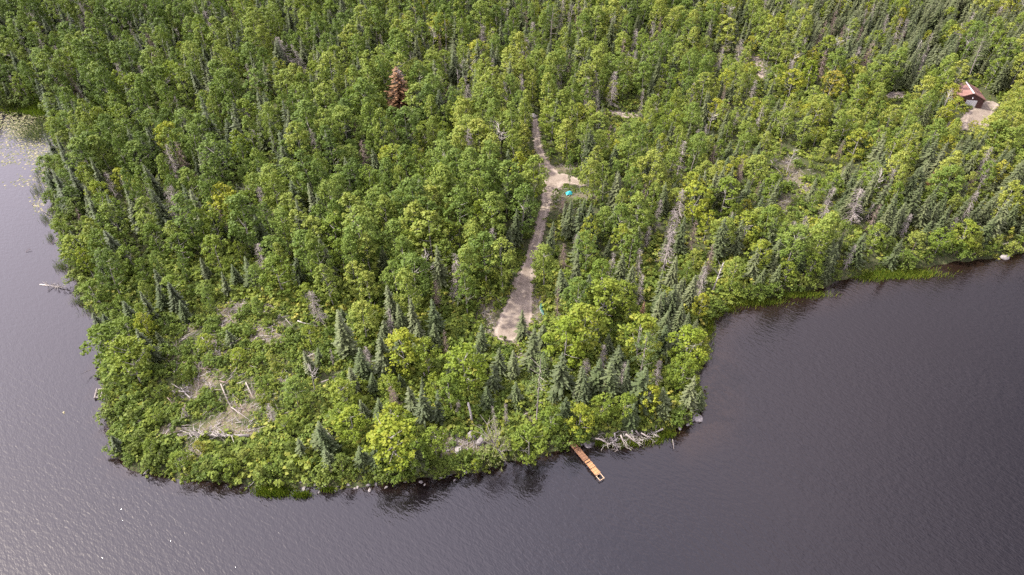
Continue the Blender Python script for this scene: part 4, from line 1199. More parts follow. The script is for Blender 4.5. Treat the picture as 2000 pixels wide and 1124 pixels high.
for (look, a_, b_), L in key_of.items():
    L.sort()
    for n_, (_, i) in enumerate(L):
        taken[i] = f'{look} between {SHORT[a_]} and {SHORT[b_]}' if len(L) == 1 else f'{look}, {ORDW[min(n_, 25)]} going from {SHORT[a_]} to {SHORT[b_]}'
kind_n = {}
def plant(i):
    x, y, z, kind, h, wf, lab, lean = placed[i]
    nm = NAME_OF.get(kind, kind)
    if kind == 'bare_snag' and lab and 'tree' in lab:
        nm = 'bare_snag'
    protos = KIND[kind]
    H, rad, parts = protos[int(RNG.integers(len(protos)))]
    u, v, d_ = seen_at(x, y, z)
    grp = None
    label = lab or taken[i]
    if not lab:
        grp = f'{NOUN[nm]}s ' + next(t for t, f in REGION if f(u, v))
    s = h / H
    s_w = s * wf if lab else (.45 * s + .55 * s ** .6) * wf
    rot = Euler((RNG.normal() * .03, lean + RNG.normal() * .03, RNG.uniform(0, 6.28)), 'XYZ')
    # lean about the world axes, spin about the trunk
    rotm = Matrix.Rotation(lean + RNG.normal() * .045, 3, 'Y') @ Matrix.Rotation(RNG.normal() * .045, 3, 'X') @ Matrix.Rotation(RNG.uniform(0, 6.28), 3, 'Z')
    if kind == 'shrub':
        o = obj('shrub', parts[0][1], None, (x, y, z - .05), label, 'shrub', grp)
        o.rotation_euler = rotm.to_euler(); o.scale = (s_w, s_w, s)
        o.color = (tone_of[i], 0, 0, 0)
        return
    root = obj(nm, None, None, (x, y, z), label, CAT_OF[nm], grp)
    root.empty_display_size = .5
    root.rotation_euler = rotm.to_euler()
    root.scale = (s_w, s_w, s)
    for pn, me in parts:
        obj(pn, me, root).color = (tone_of[i], 0, 0, 0)
for i in single:
    plant(i)

# ------------------------------------------------------------------ the rest of the forest: one object per kind, instanced
def scatter(name, meshes, P, rot, scl, idx, label, mats=None):
    col = bpy.data.collections.new(name + '_sources')
    for k, parts in enumerate(meshes):
        if len(parts) == 1:
            me = parts[0]
        else:
            import bmesh
            bm = bmesh.new()
            lay_done = False
            me = bpy.data.meshes.new(name)
            off = 0
            for q, pm in enumerate(parts):
                n0 = len(bm.faces)
                bm.from_mesh(pm)
                bm.faces.ensure_lookup_table()
                for f in bm.faces[n0:]:
                    f.material_index = q
            bm.to_mesh(me); bm.free()
            for pm in parts:
                me.materials.append(pm.materials[0])
        o = bpy.data.objects.new(f'{name}_source_{k:02d}', me)
        col.objects.link(o)
    me = bpy.data.meshes.new(name)
    me.vertices.add(len(P)); me.vertices.foreach_set('co', np.asarray(P, 'f').ravel())
    a = me.attributes.new('rot', 'FLOAT_VECTOR', 'POINT'); a.data.foreach_set('vector', np.asarray(rot, 'f').ravel())
    a = me.attributes.new('scl', 'FLOAT_VECTOR', 'POINT'); a.data.foreach_set('vector', np.asarray(scl, 'f').ravel())
    a = me.attributes.new('idx', 'INT', 'POINT'); a.data.foreach_set('value', np.asarray(idx, 'i'))
    o = obj(name, me, kind='stuff', label=label)
    ng = bpy.data.node_groups.new(name, 'GeometryNodeTree')
    ng.interface.new_socket('Geometry', in_out='INPUT', socket_type='NodeSocketGeometry')
    ng.interface.new_socket('Geometry', in_out='OUTPUT', socket_type='NodeSocketGeometry')
    gi = ng.nodes.new('NodeGroupInput'); go = ng.nodes.new('NodeGroupOutput')
    ci = ng.nodes.new('GeometryNodeCollectionInfo')
    ci.inputs['Collection'].default_value = col
    ci.inputs['Separate Children'].default_value = True
    ci.inputs['Reset Children'].default_value = True
    ip = ng.nodes.new('GeometryNodeInstanceOnPoints')
    ip.inputs['Pick Instance'].default_value = True
    def na(n, t):
        q = ng.nodes.new('GeometryNodeInputNamedAttribute'); q.data_type = t; q.inputs['Name'].default_value = n
        return q.outputs['Attribute']
    L = ng.links.new
    L(gi.outputs[0], ip.inputs['Points']); L(ci.outputs[0], ip.inputs['Instance'])
    L(na('idx', 'INT'), ip.inputs['Instance Index'])
    L(na('rot', 'FLOAT_VECTOR'), ip.inputs['Rotation'])
    L(na('scl', 'FLOAT_VECTOR'), ip.inputs['Scale'])
    L(ip.outputs[0], go.inputs[0])
    md = o.modifiers.new('scatter', 'NODES'); md.node_group = ng
    return o
mass_by = {}
for i in mass:
    mass_by.setdefault(placed[i][3], []).append(placed[i])
MASS_NAME = {'alder_shrub': ('alder_shrubbery', 'alder bushes of the farther shore'), 'rust_conifer': ('rusty_woods', 'rusty conifers'), 'aspen_tree': ('aspen_woods', 'green aspens of the farther woods, too many to count'), 'birch_tree': ('birch_woods', 'yellow-green birches of the farther woods'),
             'yellow_birch': ('yellowing_woods', 'yellowing birches of the farther woods'), 'spruce_tree': ('spruce_woods', 'dark spruces of the farther woods'),
             'fir_tree': ('fir_woods', 'firs of the farther woods'), 'cedar_tree': ('cedar_woods', 'cedars of the farther woods'), 'dead_tree': ('dead_woods', 'grey dead conifers of the farther woods'),
             'bare_snag': ('snag_woods', 'bleached snags of the farther woods'), 'shrub': ('shrubbery', 'leafy shrubs of the clearing')}
for kind, L in mass_by.items():
    n = len(L)
    protos = KIND[kind]
    idx = RNG.integers(0, len(protos), n)
    s = np.array([p[4] for p in L]) / protos[0][0]
    wf = np.array([p[5] for p in L])
    sw = (.45 * s + .55 * s ** .6) * wf
    rot = np.stack([RNG.normal(0, .03, n), RNG.normal(0, .03, n), RNG.uniform(0, 6.28, n)], 1)
    nm, lb = MASS_NAME[kind]
    scatter(nm, [[me for _, me in pr[2]] for pr in protos], [(p[0], p[1], p[2]) for p in L], rot, np.stack([sw, sw, s], 1), idx, lb)

# undergrowth everywhere, thicker in the open
NU = 52000
ux = RNG.uniform(-290, 290, NU); uy = RNG.uniform(45, 380, NU)
NX = 14000                                      # extra for the near tip
ex = RNG.uniform(-95, 60, NX); ey = RNG.uniform(50, 130, NX)
ux = np.concatenate([ux, ex]); uy = np.concatenate([uy, ey])
k_ = np.abs(ux) < uy * .68 + 70
ux, uy = ux[k_], uy[k_]
usd = land_sd(np.stack([ux, uy], 1))
ub = bare_at(ux, uy)
ur = np.minimum(caps_sd(ux, uy, ROAD_C), caps_sd(ux, uy, YARD_C))
uo = caps_sd(ux, uy, OFF)
k_ = (uo > 0) & (usd > -.1) & (ub < RNG.uniform(.22, 1.05, len(ux))) & (ur > .15)
ux, uy, usd = ux[k_], uy[k_], usd[k_]
uz = height_from(usd, ux, uy) - .05
n = len(ux)
us = RNG.uniform(.5, 1.3, n)
u_u, u_v, _ = seen_at(ux, uy, uz)
woods = ((u_u - 470) / 190) ** 2 + ((u_v - 715) / 130) ** 2 > 1
us = np.where(woods & (usd > 2.2) & (RNG.random(n) < .28) & (ur[k_] > 1.8), RNG.uniform(1.5, 2.9, n), us)
scatter('undergrowth', [[m_] for m_ in UNDER], np.stack([ux, uy, uz], 1), np.stack([RNG.normal(0, .1, n), RNG.normal(0, .1, n), RNG.uniform(0, 6.28, n)], 1),
        np.stack([us, us, us * RNG.uniform(.6, 1.3, n)], 1), RNG.integers(0, len(UNDER), n), 'leafy green and yellow ground cover under the trees')

# ------------------------------------------------------------------ slash: loose sticks over bare ground
mb = MB()
for (bx, by_, ra, rb), (pa, pb, _a, _b) in zip(BARE_W, BARE):
    if pb < 160 and pa < 1400:
        continue
    for k in range(int(22 + ra * rb * 4.5)):
        x = bx + RNG.normal() * ra * .7; y = by_ + RNG.normal() * rb * .7
        if caps_sd(np.array([x]), np.array([y]), ROAD_C)[0] < .3:
            continue
        z = gz(x, y)
        if z < .3:
            continue
        th = RNG.uniform(0, 3.14); L_ = RNG.uniform(.4, 2.0)
        d = V(math.cos(th), math.sin(th), RNG.uniform(-.1, .25)) * L_
        p = V(x, y, z + RNG.uniform(.03, .3))
        tube(mb, [p, p + d], [RNG.uniform(.035, .085), .025], 3, RNG.random(), int(RNG.random() < .35), cap=False)
for k in range(170):                              # the driftwood heap's small stuff, and brush lying over the clearing
    if k < 90:
        x, y, z = at(1225 + RNG.normal() * 32, 858 + RNG.normal() * 6)
    else:
        x, y, z = at(440 + RNG.normal() * 75, 760 + RNG.normal() * 55)
    z = max(z, .05)
    th = RNG.uniform(0, 6.28); L_ = RNG.uniform(.7, 2.2)
    p = V(x, y, z + RNG.uniform(.2, .8)); d = V(math.cos(th), math.sin(th), RNG.uniform(-.2, .35)) * L_
    tube(mb, [p, p + d * .5 + RNG.normal(size=3) * .08, p + d], [.06, .045, .02], 3, RNG.random(), int(RNG.random() < .3), cap=False)
obj('slash_debris', mb.mesh('slash_debris', [M['dead'], M['dead_white']]), kind='stuff', label='grey sticks and slash on the bare ground')

# ------------------------------------------------------------------ fallen logs and driftwood
def log_at(a, b, r, label, material='dead_white', branches=0, name='fallen_log', cat='log', lift=(.55, .55), blen=1.6, group=None, up=.5):
    xa, ya, za = at(a[0], a[1], lift[0]); xb, yb, zb = at(b[0], b[1], lift[1])
    A = V(xa, ya, za + lift[0]); B = V(xb, yb, zb + lift[1])
    c = A.copy()
    root = obj(name, None, None, tuple(c), label, cat, group)
    t_ = MB()
    D = B - A
    kink = RNG.normal(size=3) * .03 * np.linalg.norm(D)
    tube(t_, [V(0, 0, 0), D * .5 + kink, D], [r, r * .8, r * .35], 7)
    obj('trunk', t_.mesh('log_trunk', [M[material]], True), root)
    if branches:
        br = MB()
        for k in range(branches):
            f = RNG.uniform(.25, 1)
            s = D * f + kink * (1 - abs(f * 2 - 1))
            d = unit(D) * .5 + RNG.normal(size=3) * V(.8, .8, .4) + V(0, 0, up)
            d = unit(d); L_ = blen * RNG.uniform(.4, 1.1)
            e = s + d * L_
            tube(br, [s, (s + e) / 2 + RNG.normal(size=3) * .08, e], [r * .4, r * .28, r * .12], 4, cap=False)
            for q in range(2):
                c_ = s + (e - s) * RNG.uniform(.3, .9)
                tube(br, [c_, c_ + unit(d + RNG.normal(size=3) * .7) * L_ * .45], [r * .2, r * .08], 3, cap=False)
        obj('branches', br.mesh('log_branches', [M[material]]), root)
    return root
for A, B, r, lab, mt, nb, bl in LOGS:
    if lab:
        log_at(A, B, r, lab, mt, nb, blen=bl)
for k in range(34):
    a0 = 430 + RNG.normal() * 75; b0 = 740 + RNG.normal() * 60
    th = RNG.uniform(0, 3.14); L_ = RNG.uniform(10, 30)
    DEADFALL.append((a0, b0, th, L_)) if not (350 < a0 < 500 and 825 < b0 < 870) else None
DEADFALL.sort(); DEADFALL = DEADFALL[:26]
for k, (a0, b0, th, L_) in enumerate(DEADFALL):
    log_at((a0, b0), (a0 + math.cos(th) * L_, b0 + math.sin(th) * L_ * .7), RNG.uniform(.07, .12), f'grey broken branch in the scrub, {ORDW[min(k, 25)]} from the lake side of the clearing inland' , 'dead' if k % 3 else 'dead_brown', 5, lift=(.75, .95), blen=.9, group='broken branches in the clearing', name='fallen_branch', cat='branch')
# shoreline driftwood and trees down in the water
log_at((78, 556), (124, 563), .16, 'pale fallen tree lying in the water off the bank', 'dead_white', 26, 'fallen_tree', 'fallen tree', (.1, .3), 1.8)
log_at((98, 420), (62, 396), .10, 'thin dark branch reaching out over the lily bay water', 'dead', 5, 'fallen_tree', 'fallen tree', (.5, .1), .8)
log_at((120, 465), (101, 476), .12, 'short dark log sticking out from the lake edge', 'dead_brown', 1, 'fallen_tree', 'fallen tree', (.3, .1), .8)
log_at((50, 493), (60, 487), .05, 'dark twigs standing out of open water', 'dead_brown', 7, 'fallen_tree', 'fallen tree', (.05, .3), .5)
for A, B, nb, lab in [((1172, 858), (1196, 870), 5, 'driftwood trunk at the dock end of the heap'), ((1205, 858), (1179, 873), 5, 'driftwood trunk crossing the dock-end trunk'),
                  ((1192, 853), (1208, 881), 6, 'driftwood trunk pointing straight at the water'), ((1162, 857), (1190, 858), 4, 'level driftwood trunk nearest the dock'),
                  ((1212, 850), (1226, 877), 6, 'driftwood trunk just past the water-pointing one'), ((1200, 846), (1202, 866), 3, 'short upright driftwood stub in the heap'),
                  ((1222, 848), (1254, 872), 7, 'longest slanting driftwood trunk of the heap'), ((1234, 840), (1238, 856), 2, 'driftwood stub behind the longest slanting trunk'),
                  ((1252, 846), (1278, 862), 7, 'driftwood trunk at the rock end of the heap'), ((1295, 838), (1268, 850), 5, 'driftwood crown beyond the rock end trunk'),
                  ((1242, 842), (1250, 855), 3, 'small driftwood piece between the slanting trunks')]:
    log_at(A, B, .17, lab, 'dead_white' if RNG.random() < .3 else 'dead', nb + 3, 'driftwood', 'driftwood', (1.3, .15), 1.4, 'driftwood heap on the shore')
for A, B, lab in [((283, 915), (295, 905), 'pale stick poking out under the cedars at the outer bend'), ((280, 927), (294, 914), 'pale stick reaching the water past the outer bend'),
                  ((484, 952), (496, 942), 'pale stick by the edge of the tip reeds'), ((1975, 483), (2000, 490), 'orange-brown log on the far shore bank'),
                  ((1958, 478), (1985, 470), 'weathered root mass on the far shore bank'), ((245, 902), (250, 896), 'short stick at the shoreline corner')]:
    log_at(A, B, .10, lab, 'dead_white' if 'pale' in lab else 'dead', 2, 'driftwood', 'driftwood', (.1, .6), .7)

# the white leaning snag by the cove and the pale broken trunk
def leaning(a, h, top, r, label, name, cat, nb=0, m='dead_white', stub=False):
    x, y, z = at(*a)
    tx, ty, _ = at(top[0], top[1], h)
    root = obj(name, None, None, (x, y, z), label, cat)
    t_ = MB(); D = V(tx - x, ty - y, h)
    tube(t_, [V(0, 0, -.2), D * .5 + V(.1, .05, 0), D], [r, r * .8, r * (.75 if stub else .3)], 8)
    obj('trunk', t_.mesh('leaning_trunk', [M[m]], True), root)
    if nb:
        br = MB()
        for k in range(nb):
            f = RNG.uniform(.45, .98); s = D * f
            d = unit(D / h * .6 + RNG.normal(size=3) * V(.8, .8, .3) + V(0, 0, .5)); L_ = RNG.uniform(.8, 2.2)
            tube(br, [s, s + d * L_ * .6, s + d * L_ + V(0, 0, .3)], [r * .45, r * .3, r * .1], 4, cap=False)
        obj('branches', br.mesh('leaning_limbs', [M[m]]), root)
leaning((1388, 578), 8.0, (1413, 512), .19, 'white leaning snag with branches on the bank of the cove', 'bare_snag', 'snag', 11)
leaning((923, 832), 4.6, (914, 786), .27, 'thick pale broken trunk standing in the low green growth', 'broken_trunk', 'broken trunk', 0, 'dead_white', True)
leaning((830, 742), 2.2, (828, 729), .2, 'short grey stump post beside dark firs on the tip', 'broken_trunk', 'broken trunk', 0, 'dead', True)

# ------------------------------------------------------------------ rocks
def rock_mesh(seed, flat=.6):
    rg = np.random.default_rng(seed)
    import bmesh
    bm = bmesh.new()
    bmesh.ops.create_icosphere(bm, subdivisions=2, radius=1)
    dirs = [unit(rg.normal(size=3)) for _ in range(7)]
    for v in bm.verts:
        p = np.array(v.co)
        k = 1.0
        for d in dirs:
            q = p @ d
            if q > .55:
                k = min(k, .55 / q + .08)
        v.co = Vector(p * k * V(1, .85, flat) * (1 + rg.normal() * .03))
    me = bpy.data.meshes.new('rock')
    bm.to_mesh(me); bm.free()
    return me
ROCKS = [rock_mesh(s) for s in range(5)]
def rock(px, py, r, label, m='rock', group=None, tall=1.0):
    x, y, z = at(px, py)
    z = max(z, -.1); r = r * (1.35 if r >= .66 else 1.0)
    me = ROCKS[int(RNG.integers(5))].copy()
    me.materials.append(M[m])
    o = obj('boulder', me, None, (x, y, z + r * .15), label, 'rock', group)
    o.scale = (r, r * RNG.uniform(.8, 1.1), r * tall)
    o.rotation_euler = (0, 0, RNG.uniform(0, 6.28))
rock(894, 881, .75, 'bright white rock on the dirt patch near the shore', 'pale_rock')
rock(874, 881, .4, 'small white rock next to the bright white one', 'pale_rock')
rock(882, 877, .35, 'small pale stone between the two white rocks', 'pale_rock')
rock(913, 876, .4, 'pale stone on the dirt between white rock and boulder', 'pale_rock')
rock(921, 852, .95, 'grey boulder with a log on it above the dirt patch', 'rock')
rock(933, 847, .7, 'flat grey boulder touching the log-topped one', 'rock')
rock(941, 862, 1.0, 'tall grey boulder nearest the olive tree', 'rock', tall=1.3)
rock(944, 854, .75, 'pale-topped boulder behind the tall grey boulder', 'pale_rock')
rock(1039, 229, 1.5, 'white boulder at the top end of the driveway', 'pale_rock')
rock(1962, 505, 1.1, 'pale flat rock at the water edge of the far shore', 'pale_rock')
rock(1360, 817, 1.0, 'large pale rock at the corner of the point', 'pale_rock')
rock(1352, 822, .6, 'grey rock beside the large corner rock', 'rock')
rock(1343, 830, .45, 'pale stone in shallow water by the corner', 'pale_rock')
rock(1328, 838, .5, 'pale stone on the shore leading to the corner', 'pale_rock')
rock(343, 725, .6, 'pale rock on the upper rubble of the clearing', 'pale_rock')
rock(240, 782, .6, 'grey rock in the growth behind the old crib', 'rock')
rock(1148, 868, .8, 'grey rock in the shadow beside the dock', 'rock')
rock(1136, 868, .5, 'smaller grey rock touching the dock side', 'rock')
SR = [(547, 949), (583, 943), (598, 953), (617, 956), (660, 953), (666, 958), (688, 957), (697, 954), (703, 956), (717, 958), (727, 948), (733, 951), (750, 957), (676, 950), (640, 952),
      (610, 950), (830, 944), (860, 940), (882, 938), (905, 932), (525, 950), (786, 946), (812, 944), (742, 952)]
SR.sort()
for k, (a, b) in enumerate(SR):
    big = RNG.uniform(.25, .55)
    rock(a + RNG.normal() * 5, b - 1 + RNG.normal() * 3, big, f'{"pale" if k % 5 == 1 else "grey"} {"large" if big > .48 else "small"} stone, {ORDW[k]} in the shoreline row from the cedars to the birches', 'pale_rock' if k % 5 == 1 else 'rock', 'stones along the tip shoreline')

# ------------------------------------------------------------------ dock
DOCK_A = (1113, 860); DOCK_B = (1176, 936)
xa, ya = ground_xy(*DOCK_A, .7); xb, yb = ground_xy(*DOCK_B, .55)
ang = math.atan2(yb - ya, xb - xa); DL = math.hypot(xb - xa, yb - ya)
dock = obj('dock', None, None, (xa, ya, 0), 'narrow orange plank dock running out from the shore', 'dock')
dock.rotation_euler = (0, 0, ang)
secs = [(0, .24, .62, .50, 'old_plank'), (.245, .52, .66, .52, 'old_plank'), (.535, .72, .70, .50, 'new_plank'), (.725, .88, .62, .52, 'new_plank')]
pl_me = {}
for (f0, f1, zt, hw, pm) in secs:
    sec = MB()
    x0, x1 = f0 * DL, f1 * DL
    for s in (-1, 1):
        box(sec, x0, x1, s * hw - .025, s * hw + .025, zt - .20, zt - .02)
    so = obj('deck_section', sec.mesh('dock_stringers', [M['old_plank']]), dock)
    n = max(3, int((x1 - x0) / .185)); stp = (x1 - x0) / n
    for k in range(n):
        if f0 > .5 and f0 < .6 and k == 2:
            continue
        key = (pm, k % 3, hw)
        if key not in pl_me:
            pb_ = MB(); box(pb_, -.078, .078, -hw - .05, hw + .05, 0, .035)
            m_ = simple_material(f'{pm}_{k % 3}', tuple(c * (.82 + .16 * (k % 3)) for c in ((.27, .14, .062) if pm == 'new_plank' else (.12, .062, .036))),
                                 tuple(c * (.85 + .14 * (k % 3)) for c in ((.42, .235, .115) if pm == 'new_plank' else (.22, .115, .064))), 3.0, rough=.65)
            pl_me[key] = pb_.mesh('plank', [m_])
        po = obj('plank', pl_me[key], so, (x0 + (k + .5) * stp, RNG.normal() * .02, zt - .018))
        po.rotation_euler = (0, 0, RNG.normal() * .02)
fr = MB(); x0, x1 = .885 * DL, DL
for s in (-1, 1):
    box(fr, x0, x1, s * .48 - .035, s * .48 + .035, .38, .52)
box(fr, x1 - .035, x1 + .035, -.515, .515, .385, .525); box(fr, x0 - .035, x0 + .035, -.44, .44, .385, .515)
obj('end_frame', fr.mesh('dock_end_frame', [M['lumber']]), dock)['label'] = 'open pale lumber frame without planks'
for f in (.25, .53, .72, .88, .995):
    for s in (-1, 1):
        p_ = MB(); tube(p_, [V(f * DL, s * .57, -2.0), V(f * DL, s * .57, .85 if f < .99 else .56)], [.04, .04], 6)
        obj('post', p_.mesh('dock_post', [M['dead_brown']]), dock)

# ------------------------------------------------------------------ shed
sx, sy, sz = at(1903, 211)
shed = obj('shed', None, None, (sx, sy, sz), 'maroon shed with a faded red metal roof and white door', 'shed')
shed.rotation_euler = (0, 0, R(-11))
W2, DP, WH, RH = 4.2, 8.0, 3.1, 1.9           # half width, depth, wall height, rise of the roof
wall = MB()
wx0, wx1 = -W2 - 2.2, W2 - 2.2
cxr = (wx0 + wx1) / 2
wall.add([(wx0, 0, 0), (wx1, 0, 0), (wx1, 0, WH), (cxr, 0, WH + RH), (wx0, 0, WH), (wx0, DP, 0), (wx1, DP, 0), (wx1, DP, WH), (cxr, DP, WH + RH), (wx0, DP, WH)],
         [(0, 1, 2, 3, 4), (6, 5, 9, 8, 7), (1, 6, 7, 2), (5, 0, 4, 9)])
obj('wall', wall.mesh('shed_wall', [M['wall']]), shed)
# metal roof sheets: each slope in ribbed sheets
def slope(side):
    n = 9
    ov = .35
    dx_, dz_ = (W2 + ov), RH * (W2 + ov) / W2
    for k in range(n):
        y0 = -ov + (DP + 2 * ov) * k / n; y1 = -ov + (DP + 2 * ov) * (k + 1) / n - .012
        s_ = MB()
        zr = WH + RH + .06
        p = [(cxr + side * .05, y0, zr), (cxr + side * .05, y1, zr), (cxr + side * dx_, y1, zr - dz_), (cxr + side * dx_, y0, zr - dz_)]
        q = [(a, b, c - .05) for a, b, c in p]
        fs = [(0, 1, 2, 3), (7, 6, 5, 4), (0, 4, 5, 1), (1, 5, 6, 2), (2, 6, 7, 3), (3, 7, 4, 0)]
        s_.add(p + q, fs if side < 0 else [f[::-1] for f in fs])
        # a standing rib at the seam
        s_.add([(cxr + side * .05, y0 + .02, zr + .04), (cxr + side * .05, y0 + .07, zr + .04), (cxr + side * dx_, y0 + .07, zr - dz_ + .04), (cxr + side * dx_, y0 + .02, zr - dz_ + .04),
                (cxr + side * .05, y0, zr + .003), (cxr + side * .05, y0 + .09, zr + .003), (cxr + side * dx_, y0 + .09, zr - dz_ + .003), (cxr + side * dx_, y0, zr - dz_ + .003)],
               [(0, 1, 2, 3), (0, 4, 5, 1), (2, 6, 7, 3), (1, 5, 6, 2), (3, 7, 4, 0)])
        obj('roof_panel', s_.mesh('roof_panel', [M['roof']]), shed)
slope(-1); slope(1)
rc_ = MB(); ov = .37
zr = WH + RH + .13
rc_.add([(cxr - .22, -ov, zr - .11), (cxr, -ov, zr + .02), (cxr + .22, -ov, zr - .11), (cxr - .22, DP + ov, zr - .11), (cxr, DP + ov, zr + .02), (cxr + .22, DP + ov, zr - .11)],
        [(0, 1, 4, 3), (1, 2, 5, 4), (0, 2, 1), (3, 4, 5), (0, 3, 5, 2)])
obj('ridge_cap', rc_.mesh('ridge_cap', [M['white_paint']]), shed)
for side in (-1, 1):
    fb = MB(); dz_ = RH * (W2 + .3) / W2
    a0 = (cxr, -.36, WH + RH); a1 = (cxr + side * (W2 + .3), -.36, WH + RH - dz_)
    fb.add([a0, a1, (a1[0], -.36, a1[2] - .2), (a0[0], -.36, a0[2] - .2), (a0[0], -.40, a0[2]), (a1[0], -.40, a1[2]), (a1[0], -.40, a1[2] - .2), (a0[0], -.40, a0[2] - .2)],
           [(0, 1, 2, 3), (4, 7, 6, 5), (0, 4, 5, 1), (3, 2, 6, 7)])
    obj('fascia', fb.mesh('shed_fascia', [M['roof']]), shed)
dr = obj('door', None, shed)
for k in range(5):
    d_ = MB(); box(d_, cxr - 1.15, cxr + 2.15, -.05, -.003, .05 + k * .49, .05 + k * .49 + .47)
    obj('panel', d_.mesh('door_panel', [M['white_paint']]), dr)
lt = MB(); box(lt, cxr + .1, cxr + .45, -.28, -.003, 3.3, 3.5); tube(lt, [V(cxr + .28, -.3, 3.42), V(cxr + .28, -.34, 3.2)], [.1, .16], 8)
obj('wall_lamp', lt.mesh('wall_lamp', [M['white_paint']]), shed)

# ------------------------------------------------------------------ tarp, canoe, crib, float
tx, ty, tz = at(1112, 379)
tp = MB()
TS = .7
nx_, ny_ = 13, 9
vs, fs = [], []
for j in range(ny_):
    for i in range(nx_):
        a = i / (nx_ - 1) * 2 - 1; b = j / (ny_ - 1) * 2 - 1
        z = 1.25 * (1 - abs(a) ** 2.6) * (1 - .85 * abs(b) ** 1.8) + .05 * math.sin(a * 11 + b * 5) + .04 * math.sin(b * 13)
        vs.append((a * 1.35 * TS, b * .95 * TS, max(z, .03) * TS))
for j in range(ny_ - 1):
    for i in range(nx_ - 1):
        p = j * nx_ + i
        fs.append((p, p + 1, p + 1 + nx_, p + nx_))
tp.add(vs, fs)
tarp = obj('tarp', tp.mesh('teal_tarp', [M['teal']], True), None, (tx, ty, tz + .05), 'teal tarp over a pile beside the driveway junction', 'tarp')
tarp.rotation_euler = (0, 0, .15)
def canoe(px, py, rz, label):
    x, y, z = at(px, py)
    c_ = MB(); vs, fs = [], []
    ns, nr = 13, 7
    for i in range(ns):
        t = i / (ns - 1) * 2 - 1
        w_ = .45 * (1 - abs(t) ** 2.2) + .01; hh = .38 + .12 * t * t
        for j in range(nr):
            a = math.pi * j / (nr - 1)
            vs.append((math.cos(a) * w_, t * 2.0, math.sin(a) * hh * (1 if abs(t) < .99 else .6)))
    for i in range(ns - 1):
        for j in range(nr - 1):
            p = i * nr + j
            fs.append((p, p + nr, p + nr + 1, p + 1))
    c_.add(vs, fs)
    root = obj('canoe', None, None, (x, y, z + .12), label, 'canoe')
    root.rotation_euler = (.0, .5, rz)
    obj('hull', c_.mesh('canoe_hull', [M['canoe']], True), root)
    gw = MB()
    for s in (-1, 1):
        tube(gw, [V(s * (.45 * (1 - abs(t) ** 2.2) + .02), t * 2.0, .0) for t in np.linspace(-1, 1, 11)], [.02] * 11, 5)
    obj('gunwale', gw.mesh('canoe_gunwale', [M['white_paint']]), root)
canoe(1058, 606, .12, 'upturned green canoe with pale rim beside the gravel pad')
# old crib of timbers holding stones, standing in the shallows
x, y = ground_xy(193, 768, .4)
crib = obj('crib', None, None, (x, y, 0), 'old square timber crib in the water against the bank', 'crib')
crib.rotation_euler = (0, 0, .25)
for k in range(3):
    for s in (-1, 1):
        b_ = MB()
        box(b_, -.75, .75, s * 1.15 - .08, s * 1.15 + .08, -.4 + k * .32, -.4 + k * .32 + .15)
        obj('timber', b_.mesh('crib_timber', [M['dead']]), crib)
        b_ = MB()
        box(b_, s * .6 - .08, s * .6 + .08, -1.3, 1.3, -.25 + k * .32, -.25 + k * .32 + .155)
        obj('timber', b_.mesh('crib_timber_long', [M['dead']]), crib)
for k in range(9):
    me_ = ROCKS[k % 5].copy(); me_.materials.append(M['rock'])
    q = obj('stone', me_, crib, (RNG.uniform(-.35, .35), -.9 + .22 * k, .28)); q.scale = (.26, .26, .26)
x, y = ground_xy(125, 806, 0)
fl = MB()
for k in range(7):
    leaf(fl, V(RNG.normal() * .15, RNG.normal() * .15, .04 + .01 * k), V(RNG.normal() * .2, 0, 1), .3, .6 + .05 * k)
obj('leaf_float', fl.mesh('floating_leaves', [M['lily']]), None, (x, y, 0), 'small pale clump floating alone on the open lake', 'floating leaves')

# ------------------------------------------------------------------ lily pads, reeds, marsh grass
def water_pts(regions, n_of):
    out = []
    for (a, b, ra, rb, n) in regions:
        for _ in range(int(n * n_of)):
            u, v = a + RNG.normal() * ra * .55, b + RNG.normal() * rb * .55
            out.append(ground_xy(u, v))
    P = np.array(out)
    s = land_sd(P)
    return P, s
mb = MB()
P, s = water_pts([(10, 240, 40, 22, 420), (45, 246, 45, 18, 560), (60, 226, 40, 10, 160), (30, 265, 22, 10, 140), (75, 305, 32, 26, 420), (55, 285, 60, 14, 240), (15, 315, 26, 8, 70), (88, 340, 12, 26, 120),
                  (50, 355, 26, 14, 60), (75, 400, 16, 20, 60), (15, 300, 30, 6, 60)], 1.0)
lilyP = []
grid_ = {}
for (x, y), sd_ in zip(P, s):
    if sd_ > -.4:
        continue
    r = RNG.uniform(.16, .34)
    key = (int(x / .5), int(y / .5))
    if grid_.get(key, 0) >= 1:
        continue
    grid_[key] = 1
    z = .012 + .004 * (len(lilyP) % 4)
    th0 = RNG.uniform(0, 6.28)
    vv = [(x, y, z)] + [(x + r * math.cos(th0 + q * .93), y + r * math.sin(th0 + q * .93), z + .01 * RNG.random()) for q in range(7)]
    mb.add(vv, [(0, q + 1, q + 2) for q in range(6)], RNG.random())
    lilyP.append((x, y))
obj('lily_pads', mb.mesh('lily_pads', [M['lily']]), kind='stuff', label='pale lily pads floating in the sheltered bay')
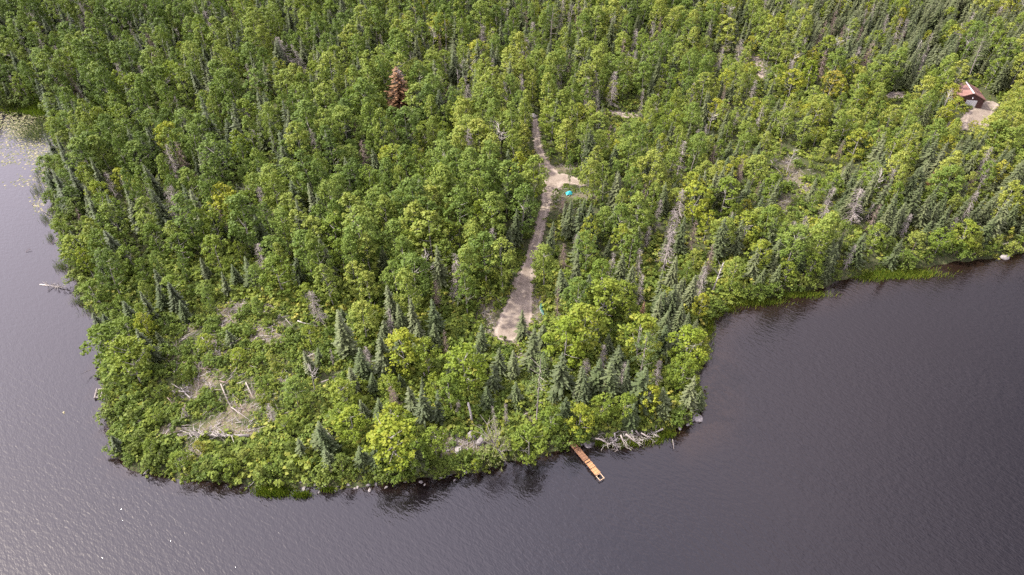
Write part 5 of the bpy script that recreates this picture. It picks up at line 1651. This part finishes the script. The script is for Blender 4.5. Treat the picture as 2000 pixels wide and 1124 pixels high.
def blades(name, regions, material, label, h=(.7, 1.3), w=.05, dens=1.0, on_land=None):
    mb = MB()
    P, s = water_pts(regions, dens)
    for (x, y), sd_ in zip(P, s):
        if sd_ > (on_land if on_land is not None else .3):
            continue
        z = 0 if sd_ <= 0 else gz(x, y)
        H_ = RNG.uniform(*h); th = RNG.uniform(0, 3.14); lx, ly = RNG.normal(0, .18, 2) * H_
        a = V(math.cos(th), math.sin(th), 0) * w
        p = V(x, y, z)
        top = V(x + lx, y + ly, z + H_)
        mid = V(x + lx * .35, y + ly * .35, z + H_ * .55)
        mb.add([p - a, p + a, mid + a * .8, top, mid - a * .8], [(0, 1, 2, 3, 4)], float(np.clip(RNG.normal(.5, .25), 0, 1)))
    obj(name, mb.mesh(name, [M[material]]), kind='stuff', label=label)
blades('reeds', [(70, 262, 40, 20, 1500), (85, 240, 20, 10, 250), (78, 345, 12, 20, 160), (75, 375, 14, 12, 160), (90, 430, 10, 12, 110), (98, 468, 8, 10, 80), (120, 522, 12, 10, 200), (155, 590, 14, 8, 160),
                 (180, 608, 16, 10, 240), (200, 630, 10, 12, 140), (1388, 680, 9, 22, 90)], 'reed', 'thin grey-green reeds standing in the shallows of the bay', (.8, 1.5), .028)
blades('marsh_grass', [(40, 205, 60, 12, 3200), (75, 218, 30, 8, 1600), (-60, 200, 60, 12, 600)], 'marsh', 'green marsh grass bed behind the lily pads', (.6, 1.2), .09, on_land=8)
blades('shore_sedge', [(1760, 536, 60, 8, 2600), (1700, 542, 30, 8, 700), (1385, 640, 10, 22, 700), (1395, 612, 14, 10, 500), (1470, 592, 50, 7, 1300), (1560, 577, 50, 6, 1000), (1420, 603, 16, 8, 400), (535, 961, 32, 9, 2000), (590, 968, 16, 5, 500),
                       (1280, 858, 16, 10, 600), (1215, 868, 40, 7, 900), (1305, 848, 14, 8, 400), (640, 958, 14, 5, 250), (1175, 868, 12, 5, 250)], 'marsh', 'yellow-green sedge along the lake margin', (.5, 1.1), .055, on_land=1.2)
print('things single', len(single), 'mass', len(mass), 'undergrowth', n)
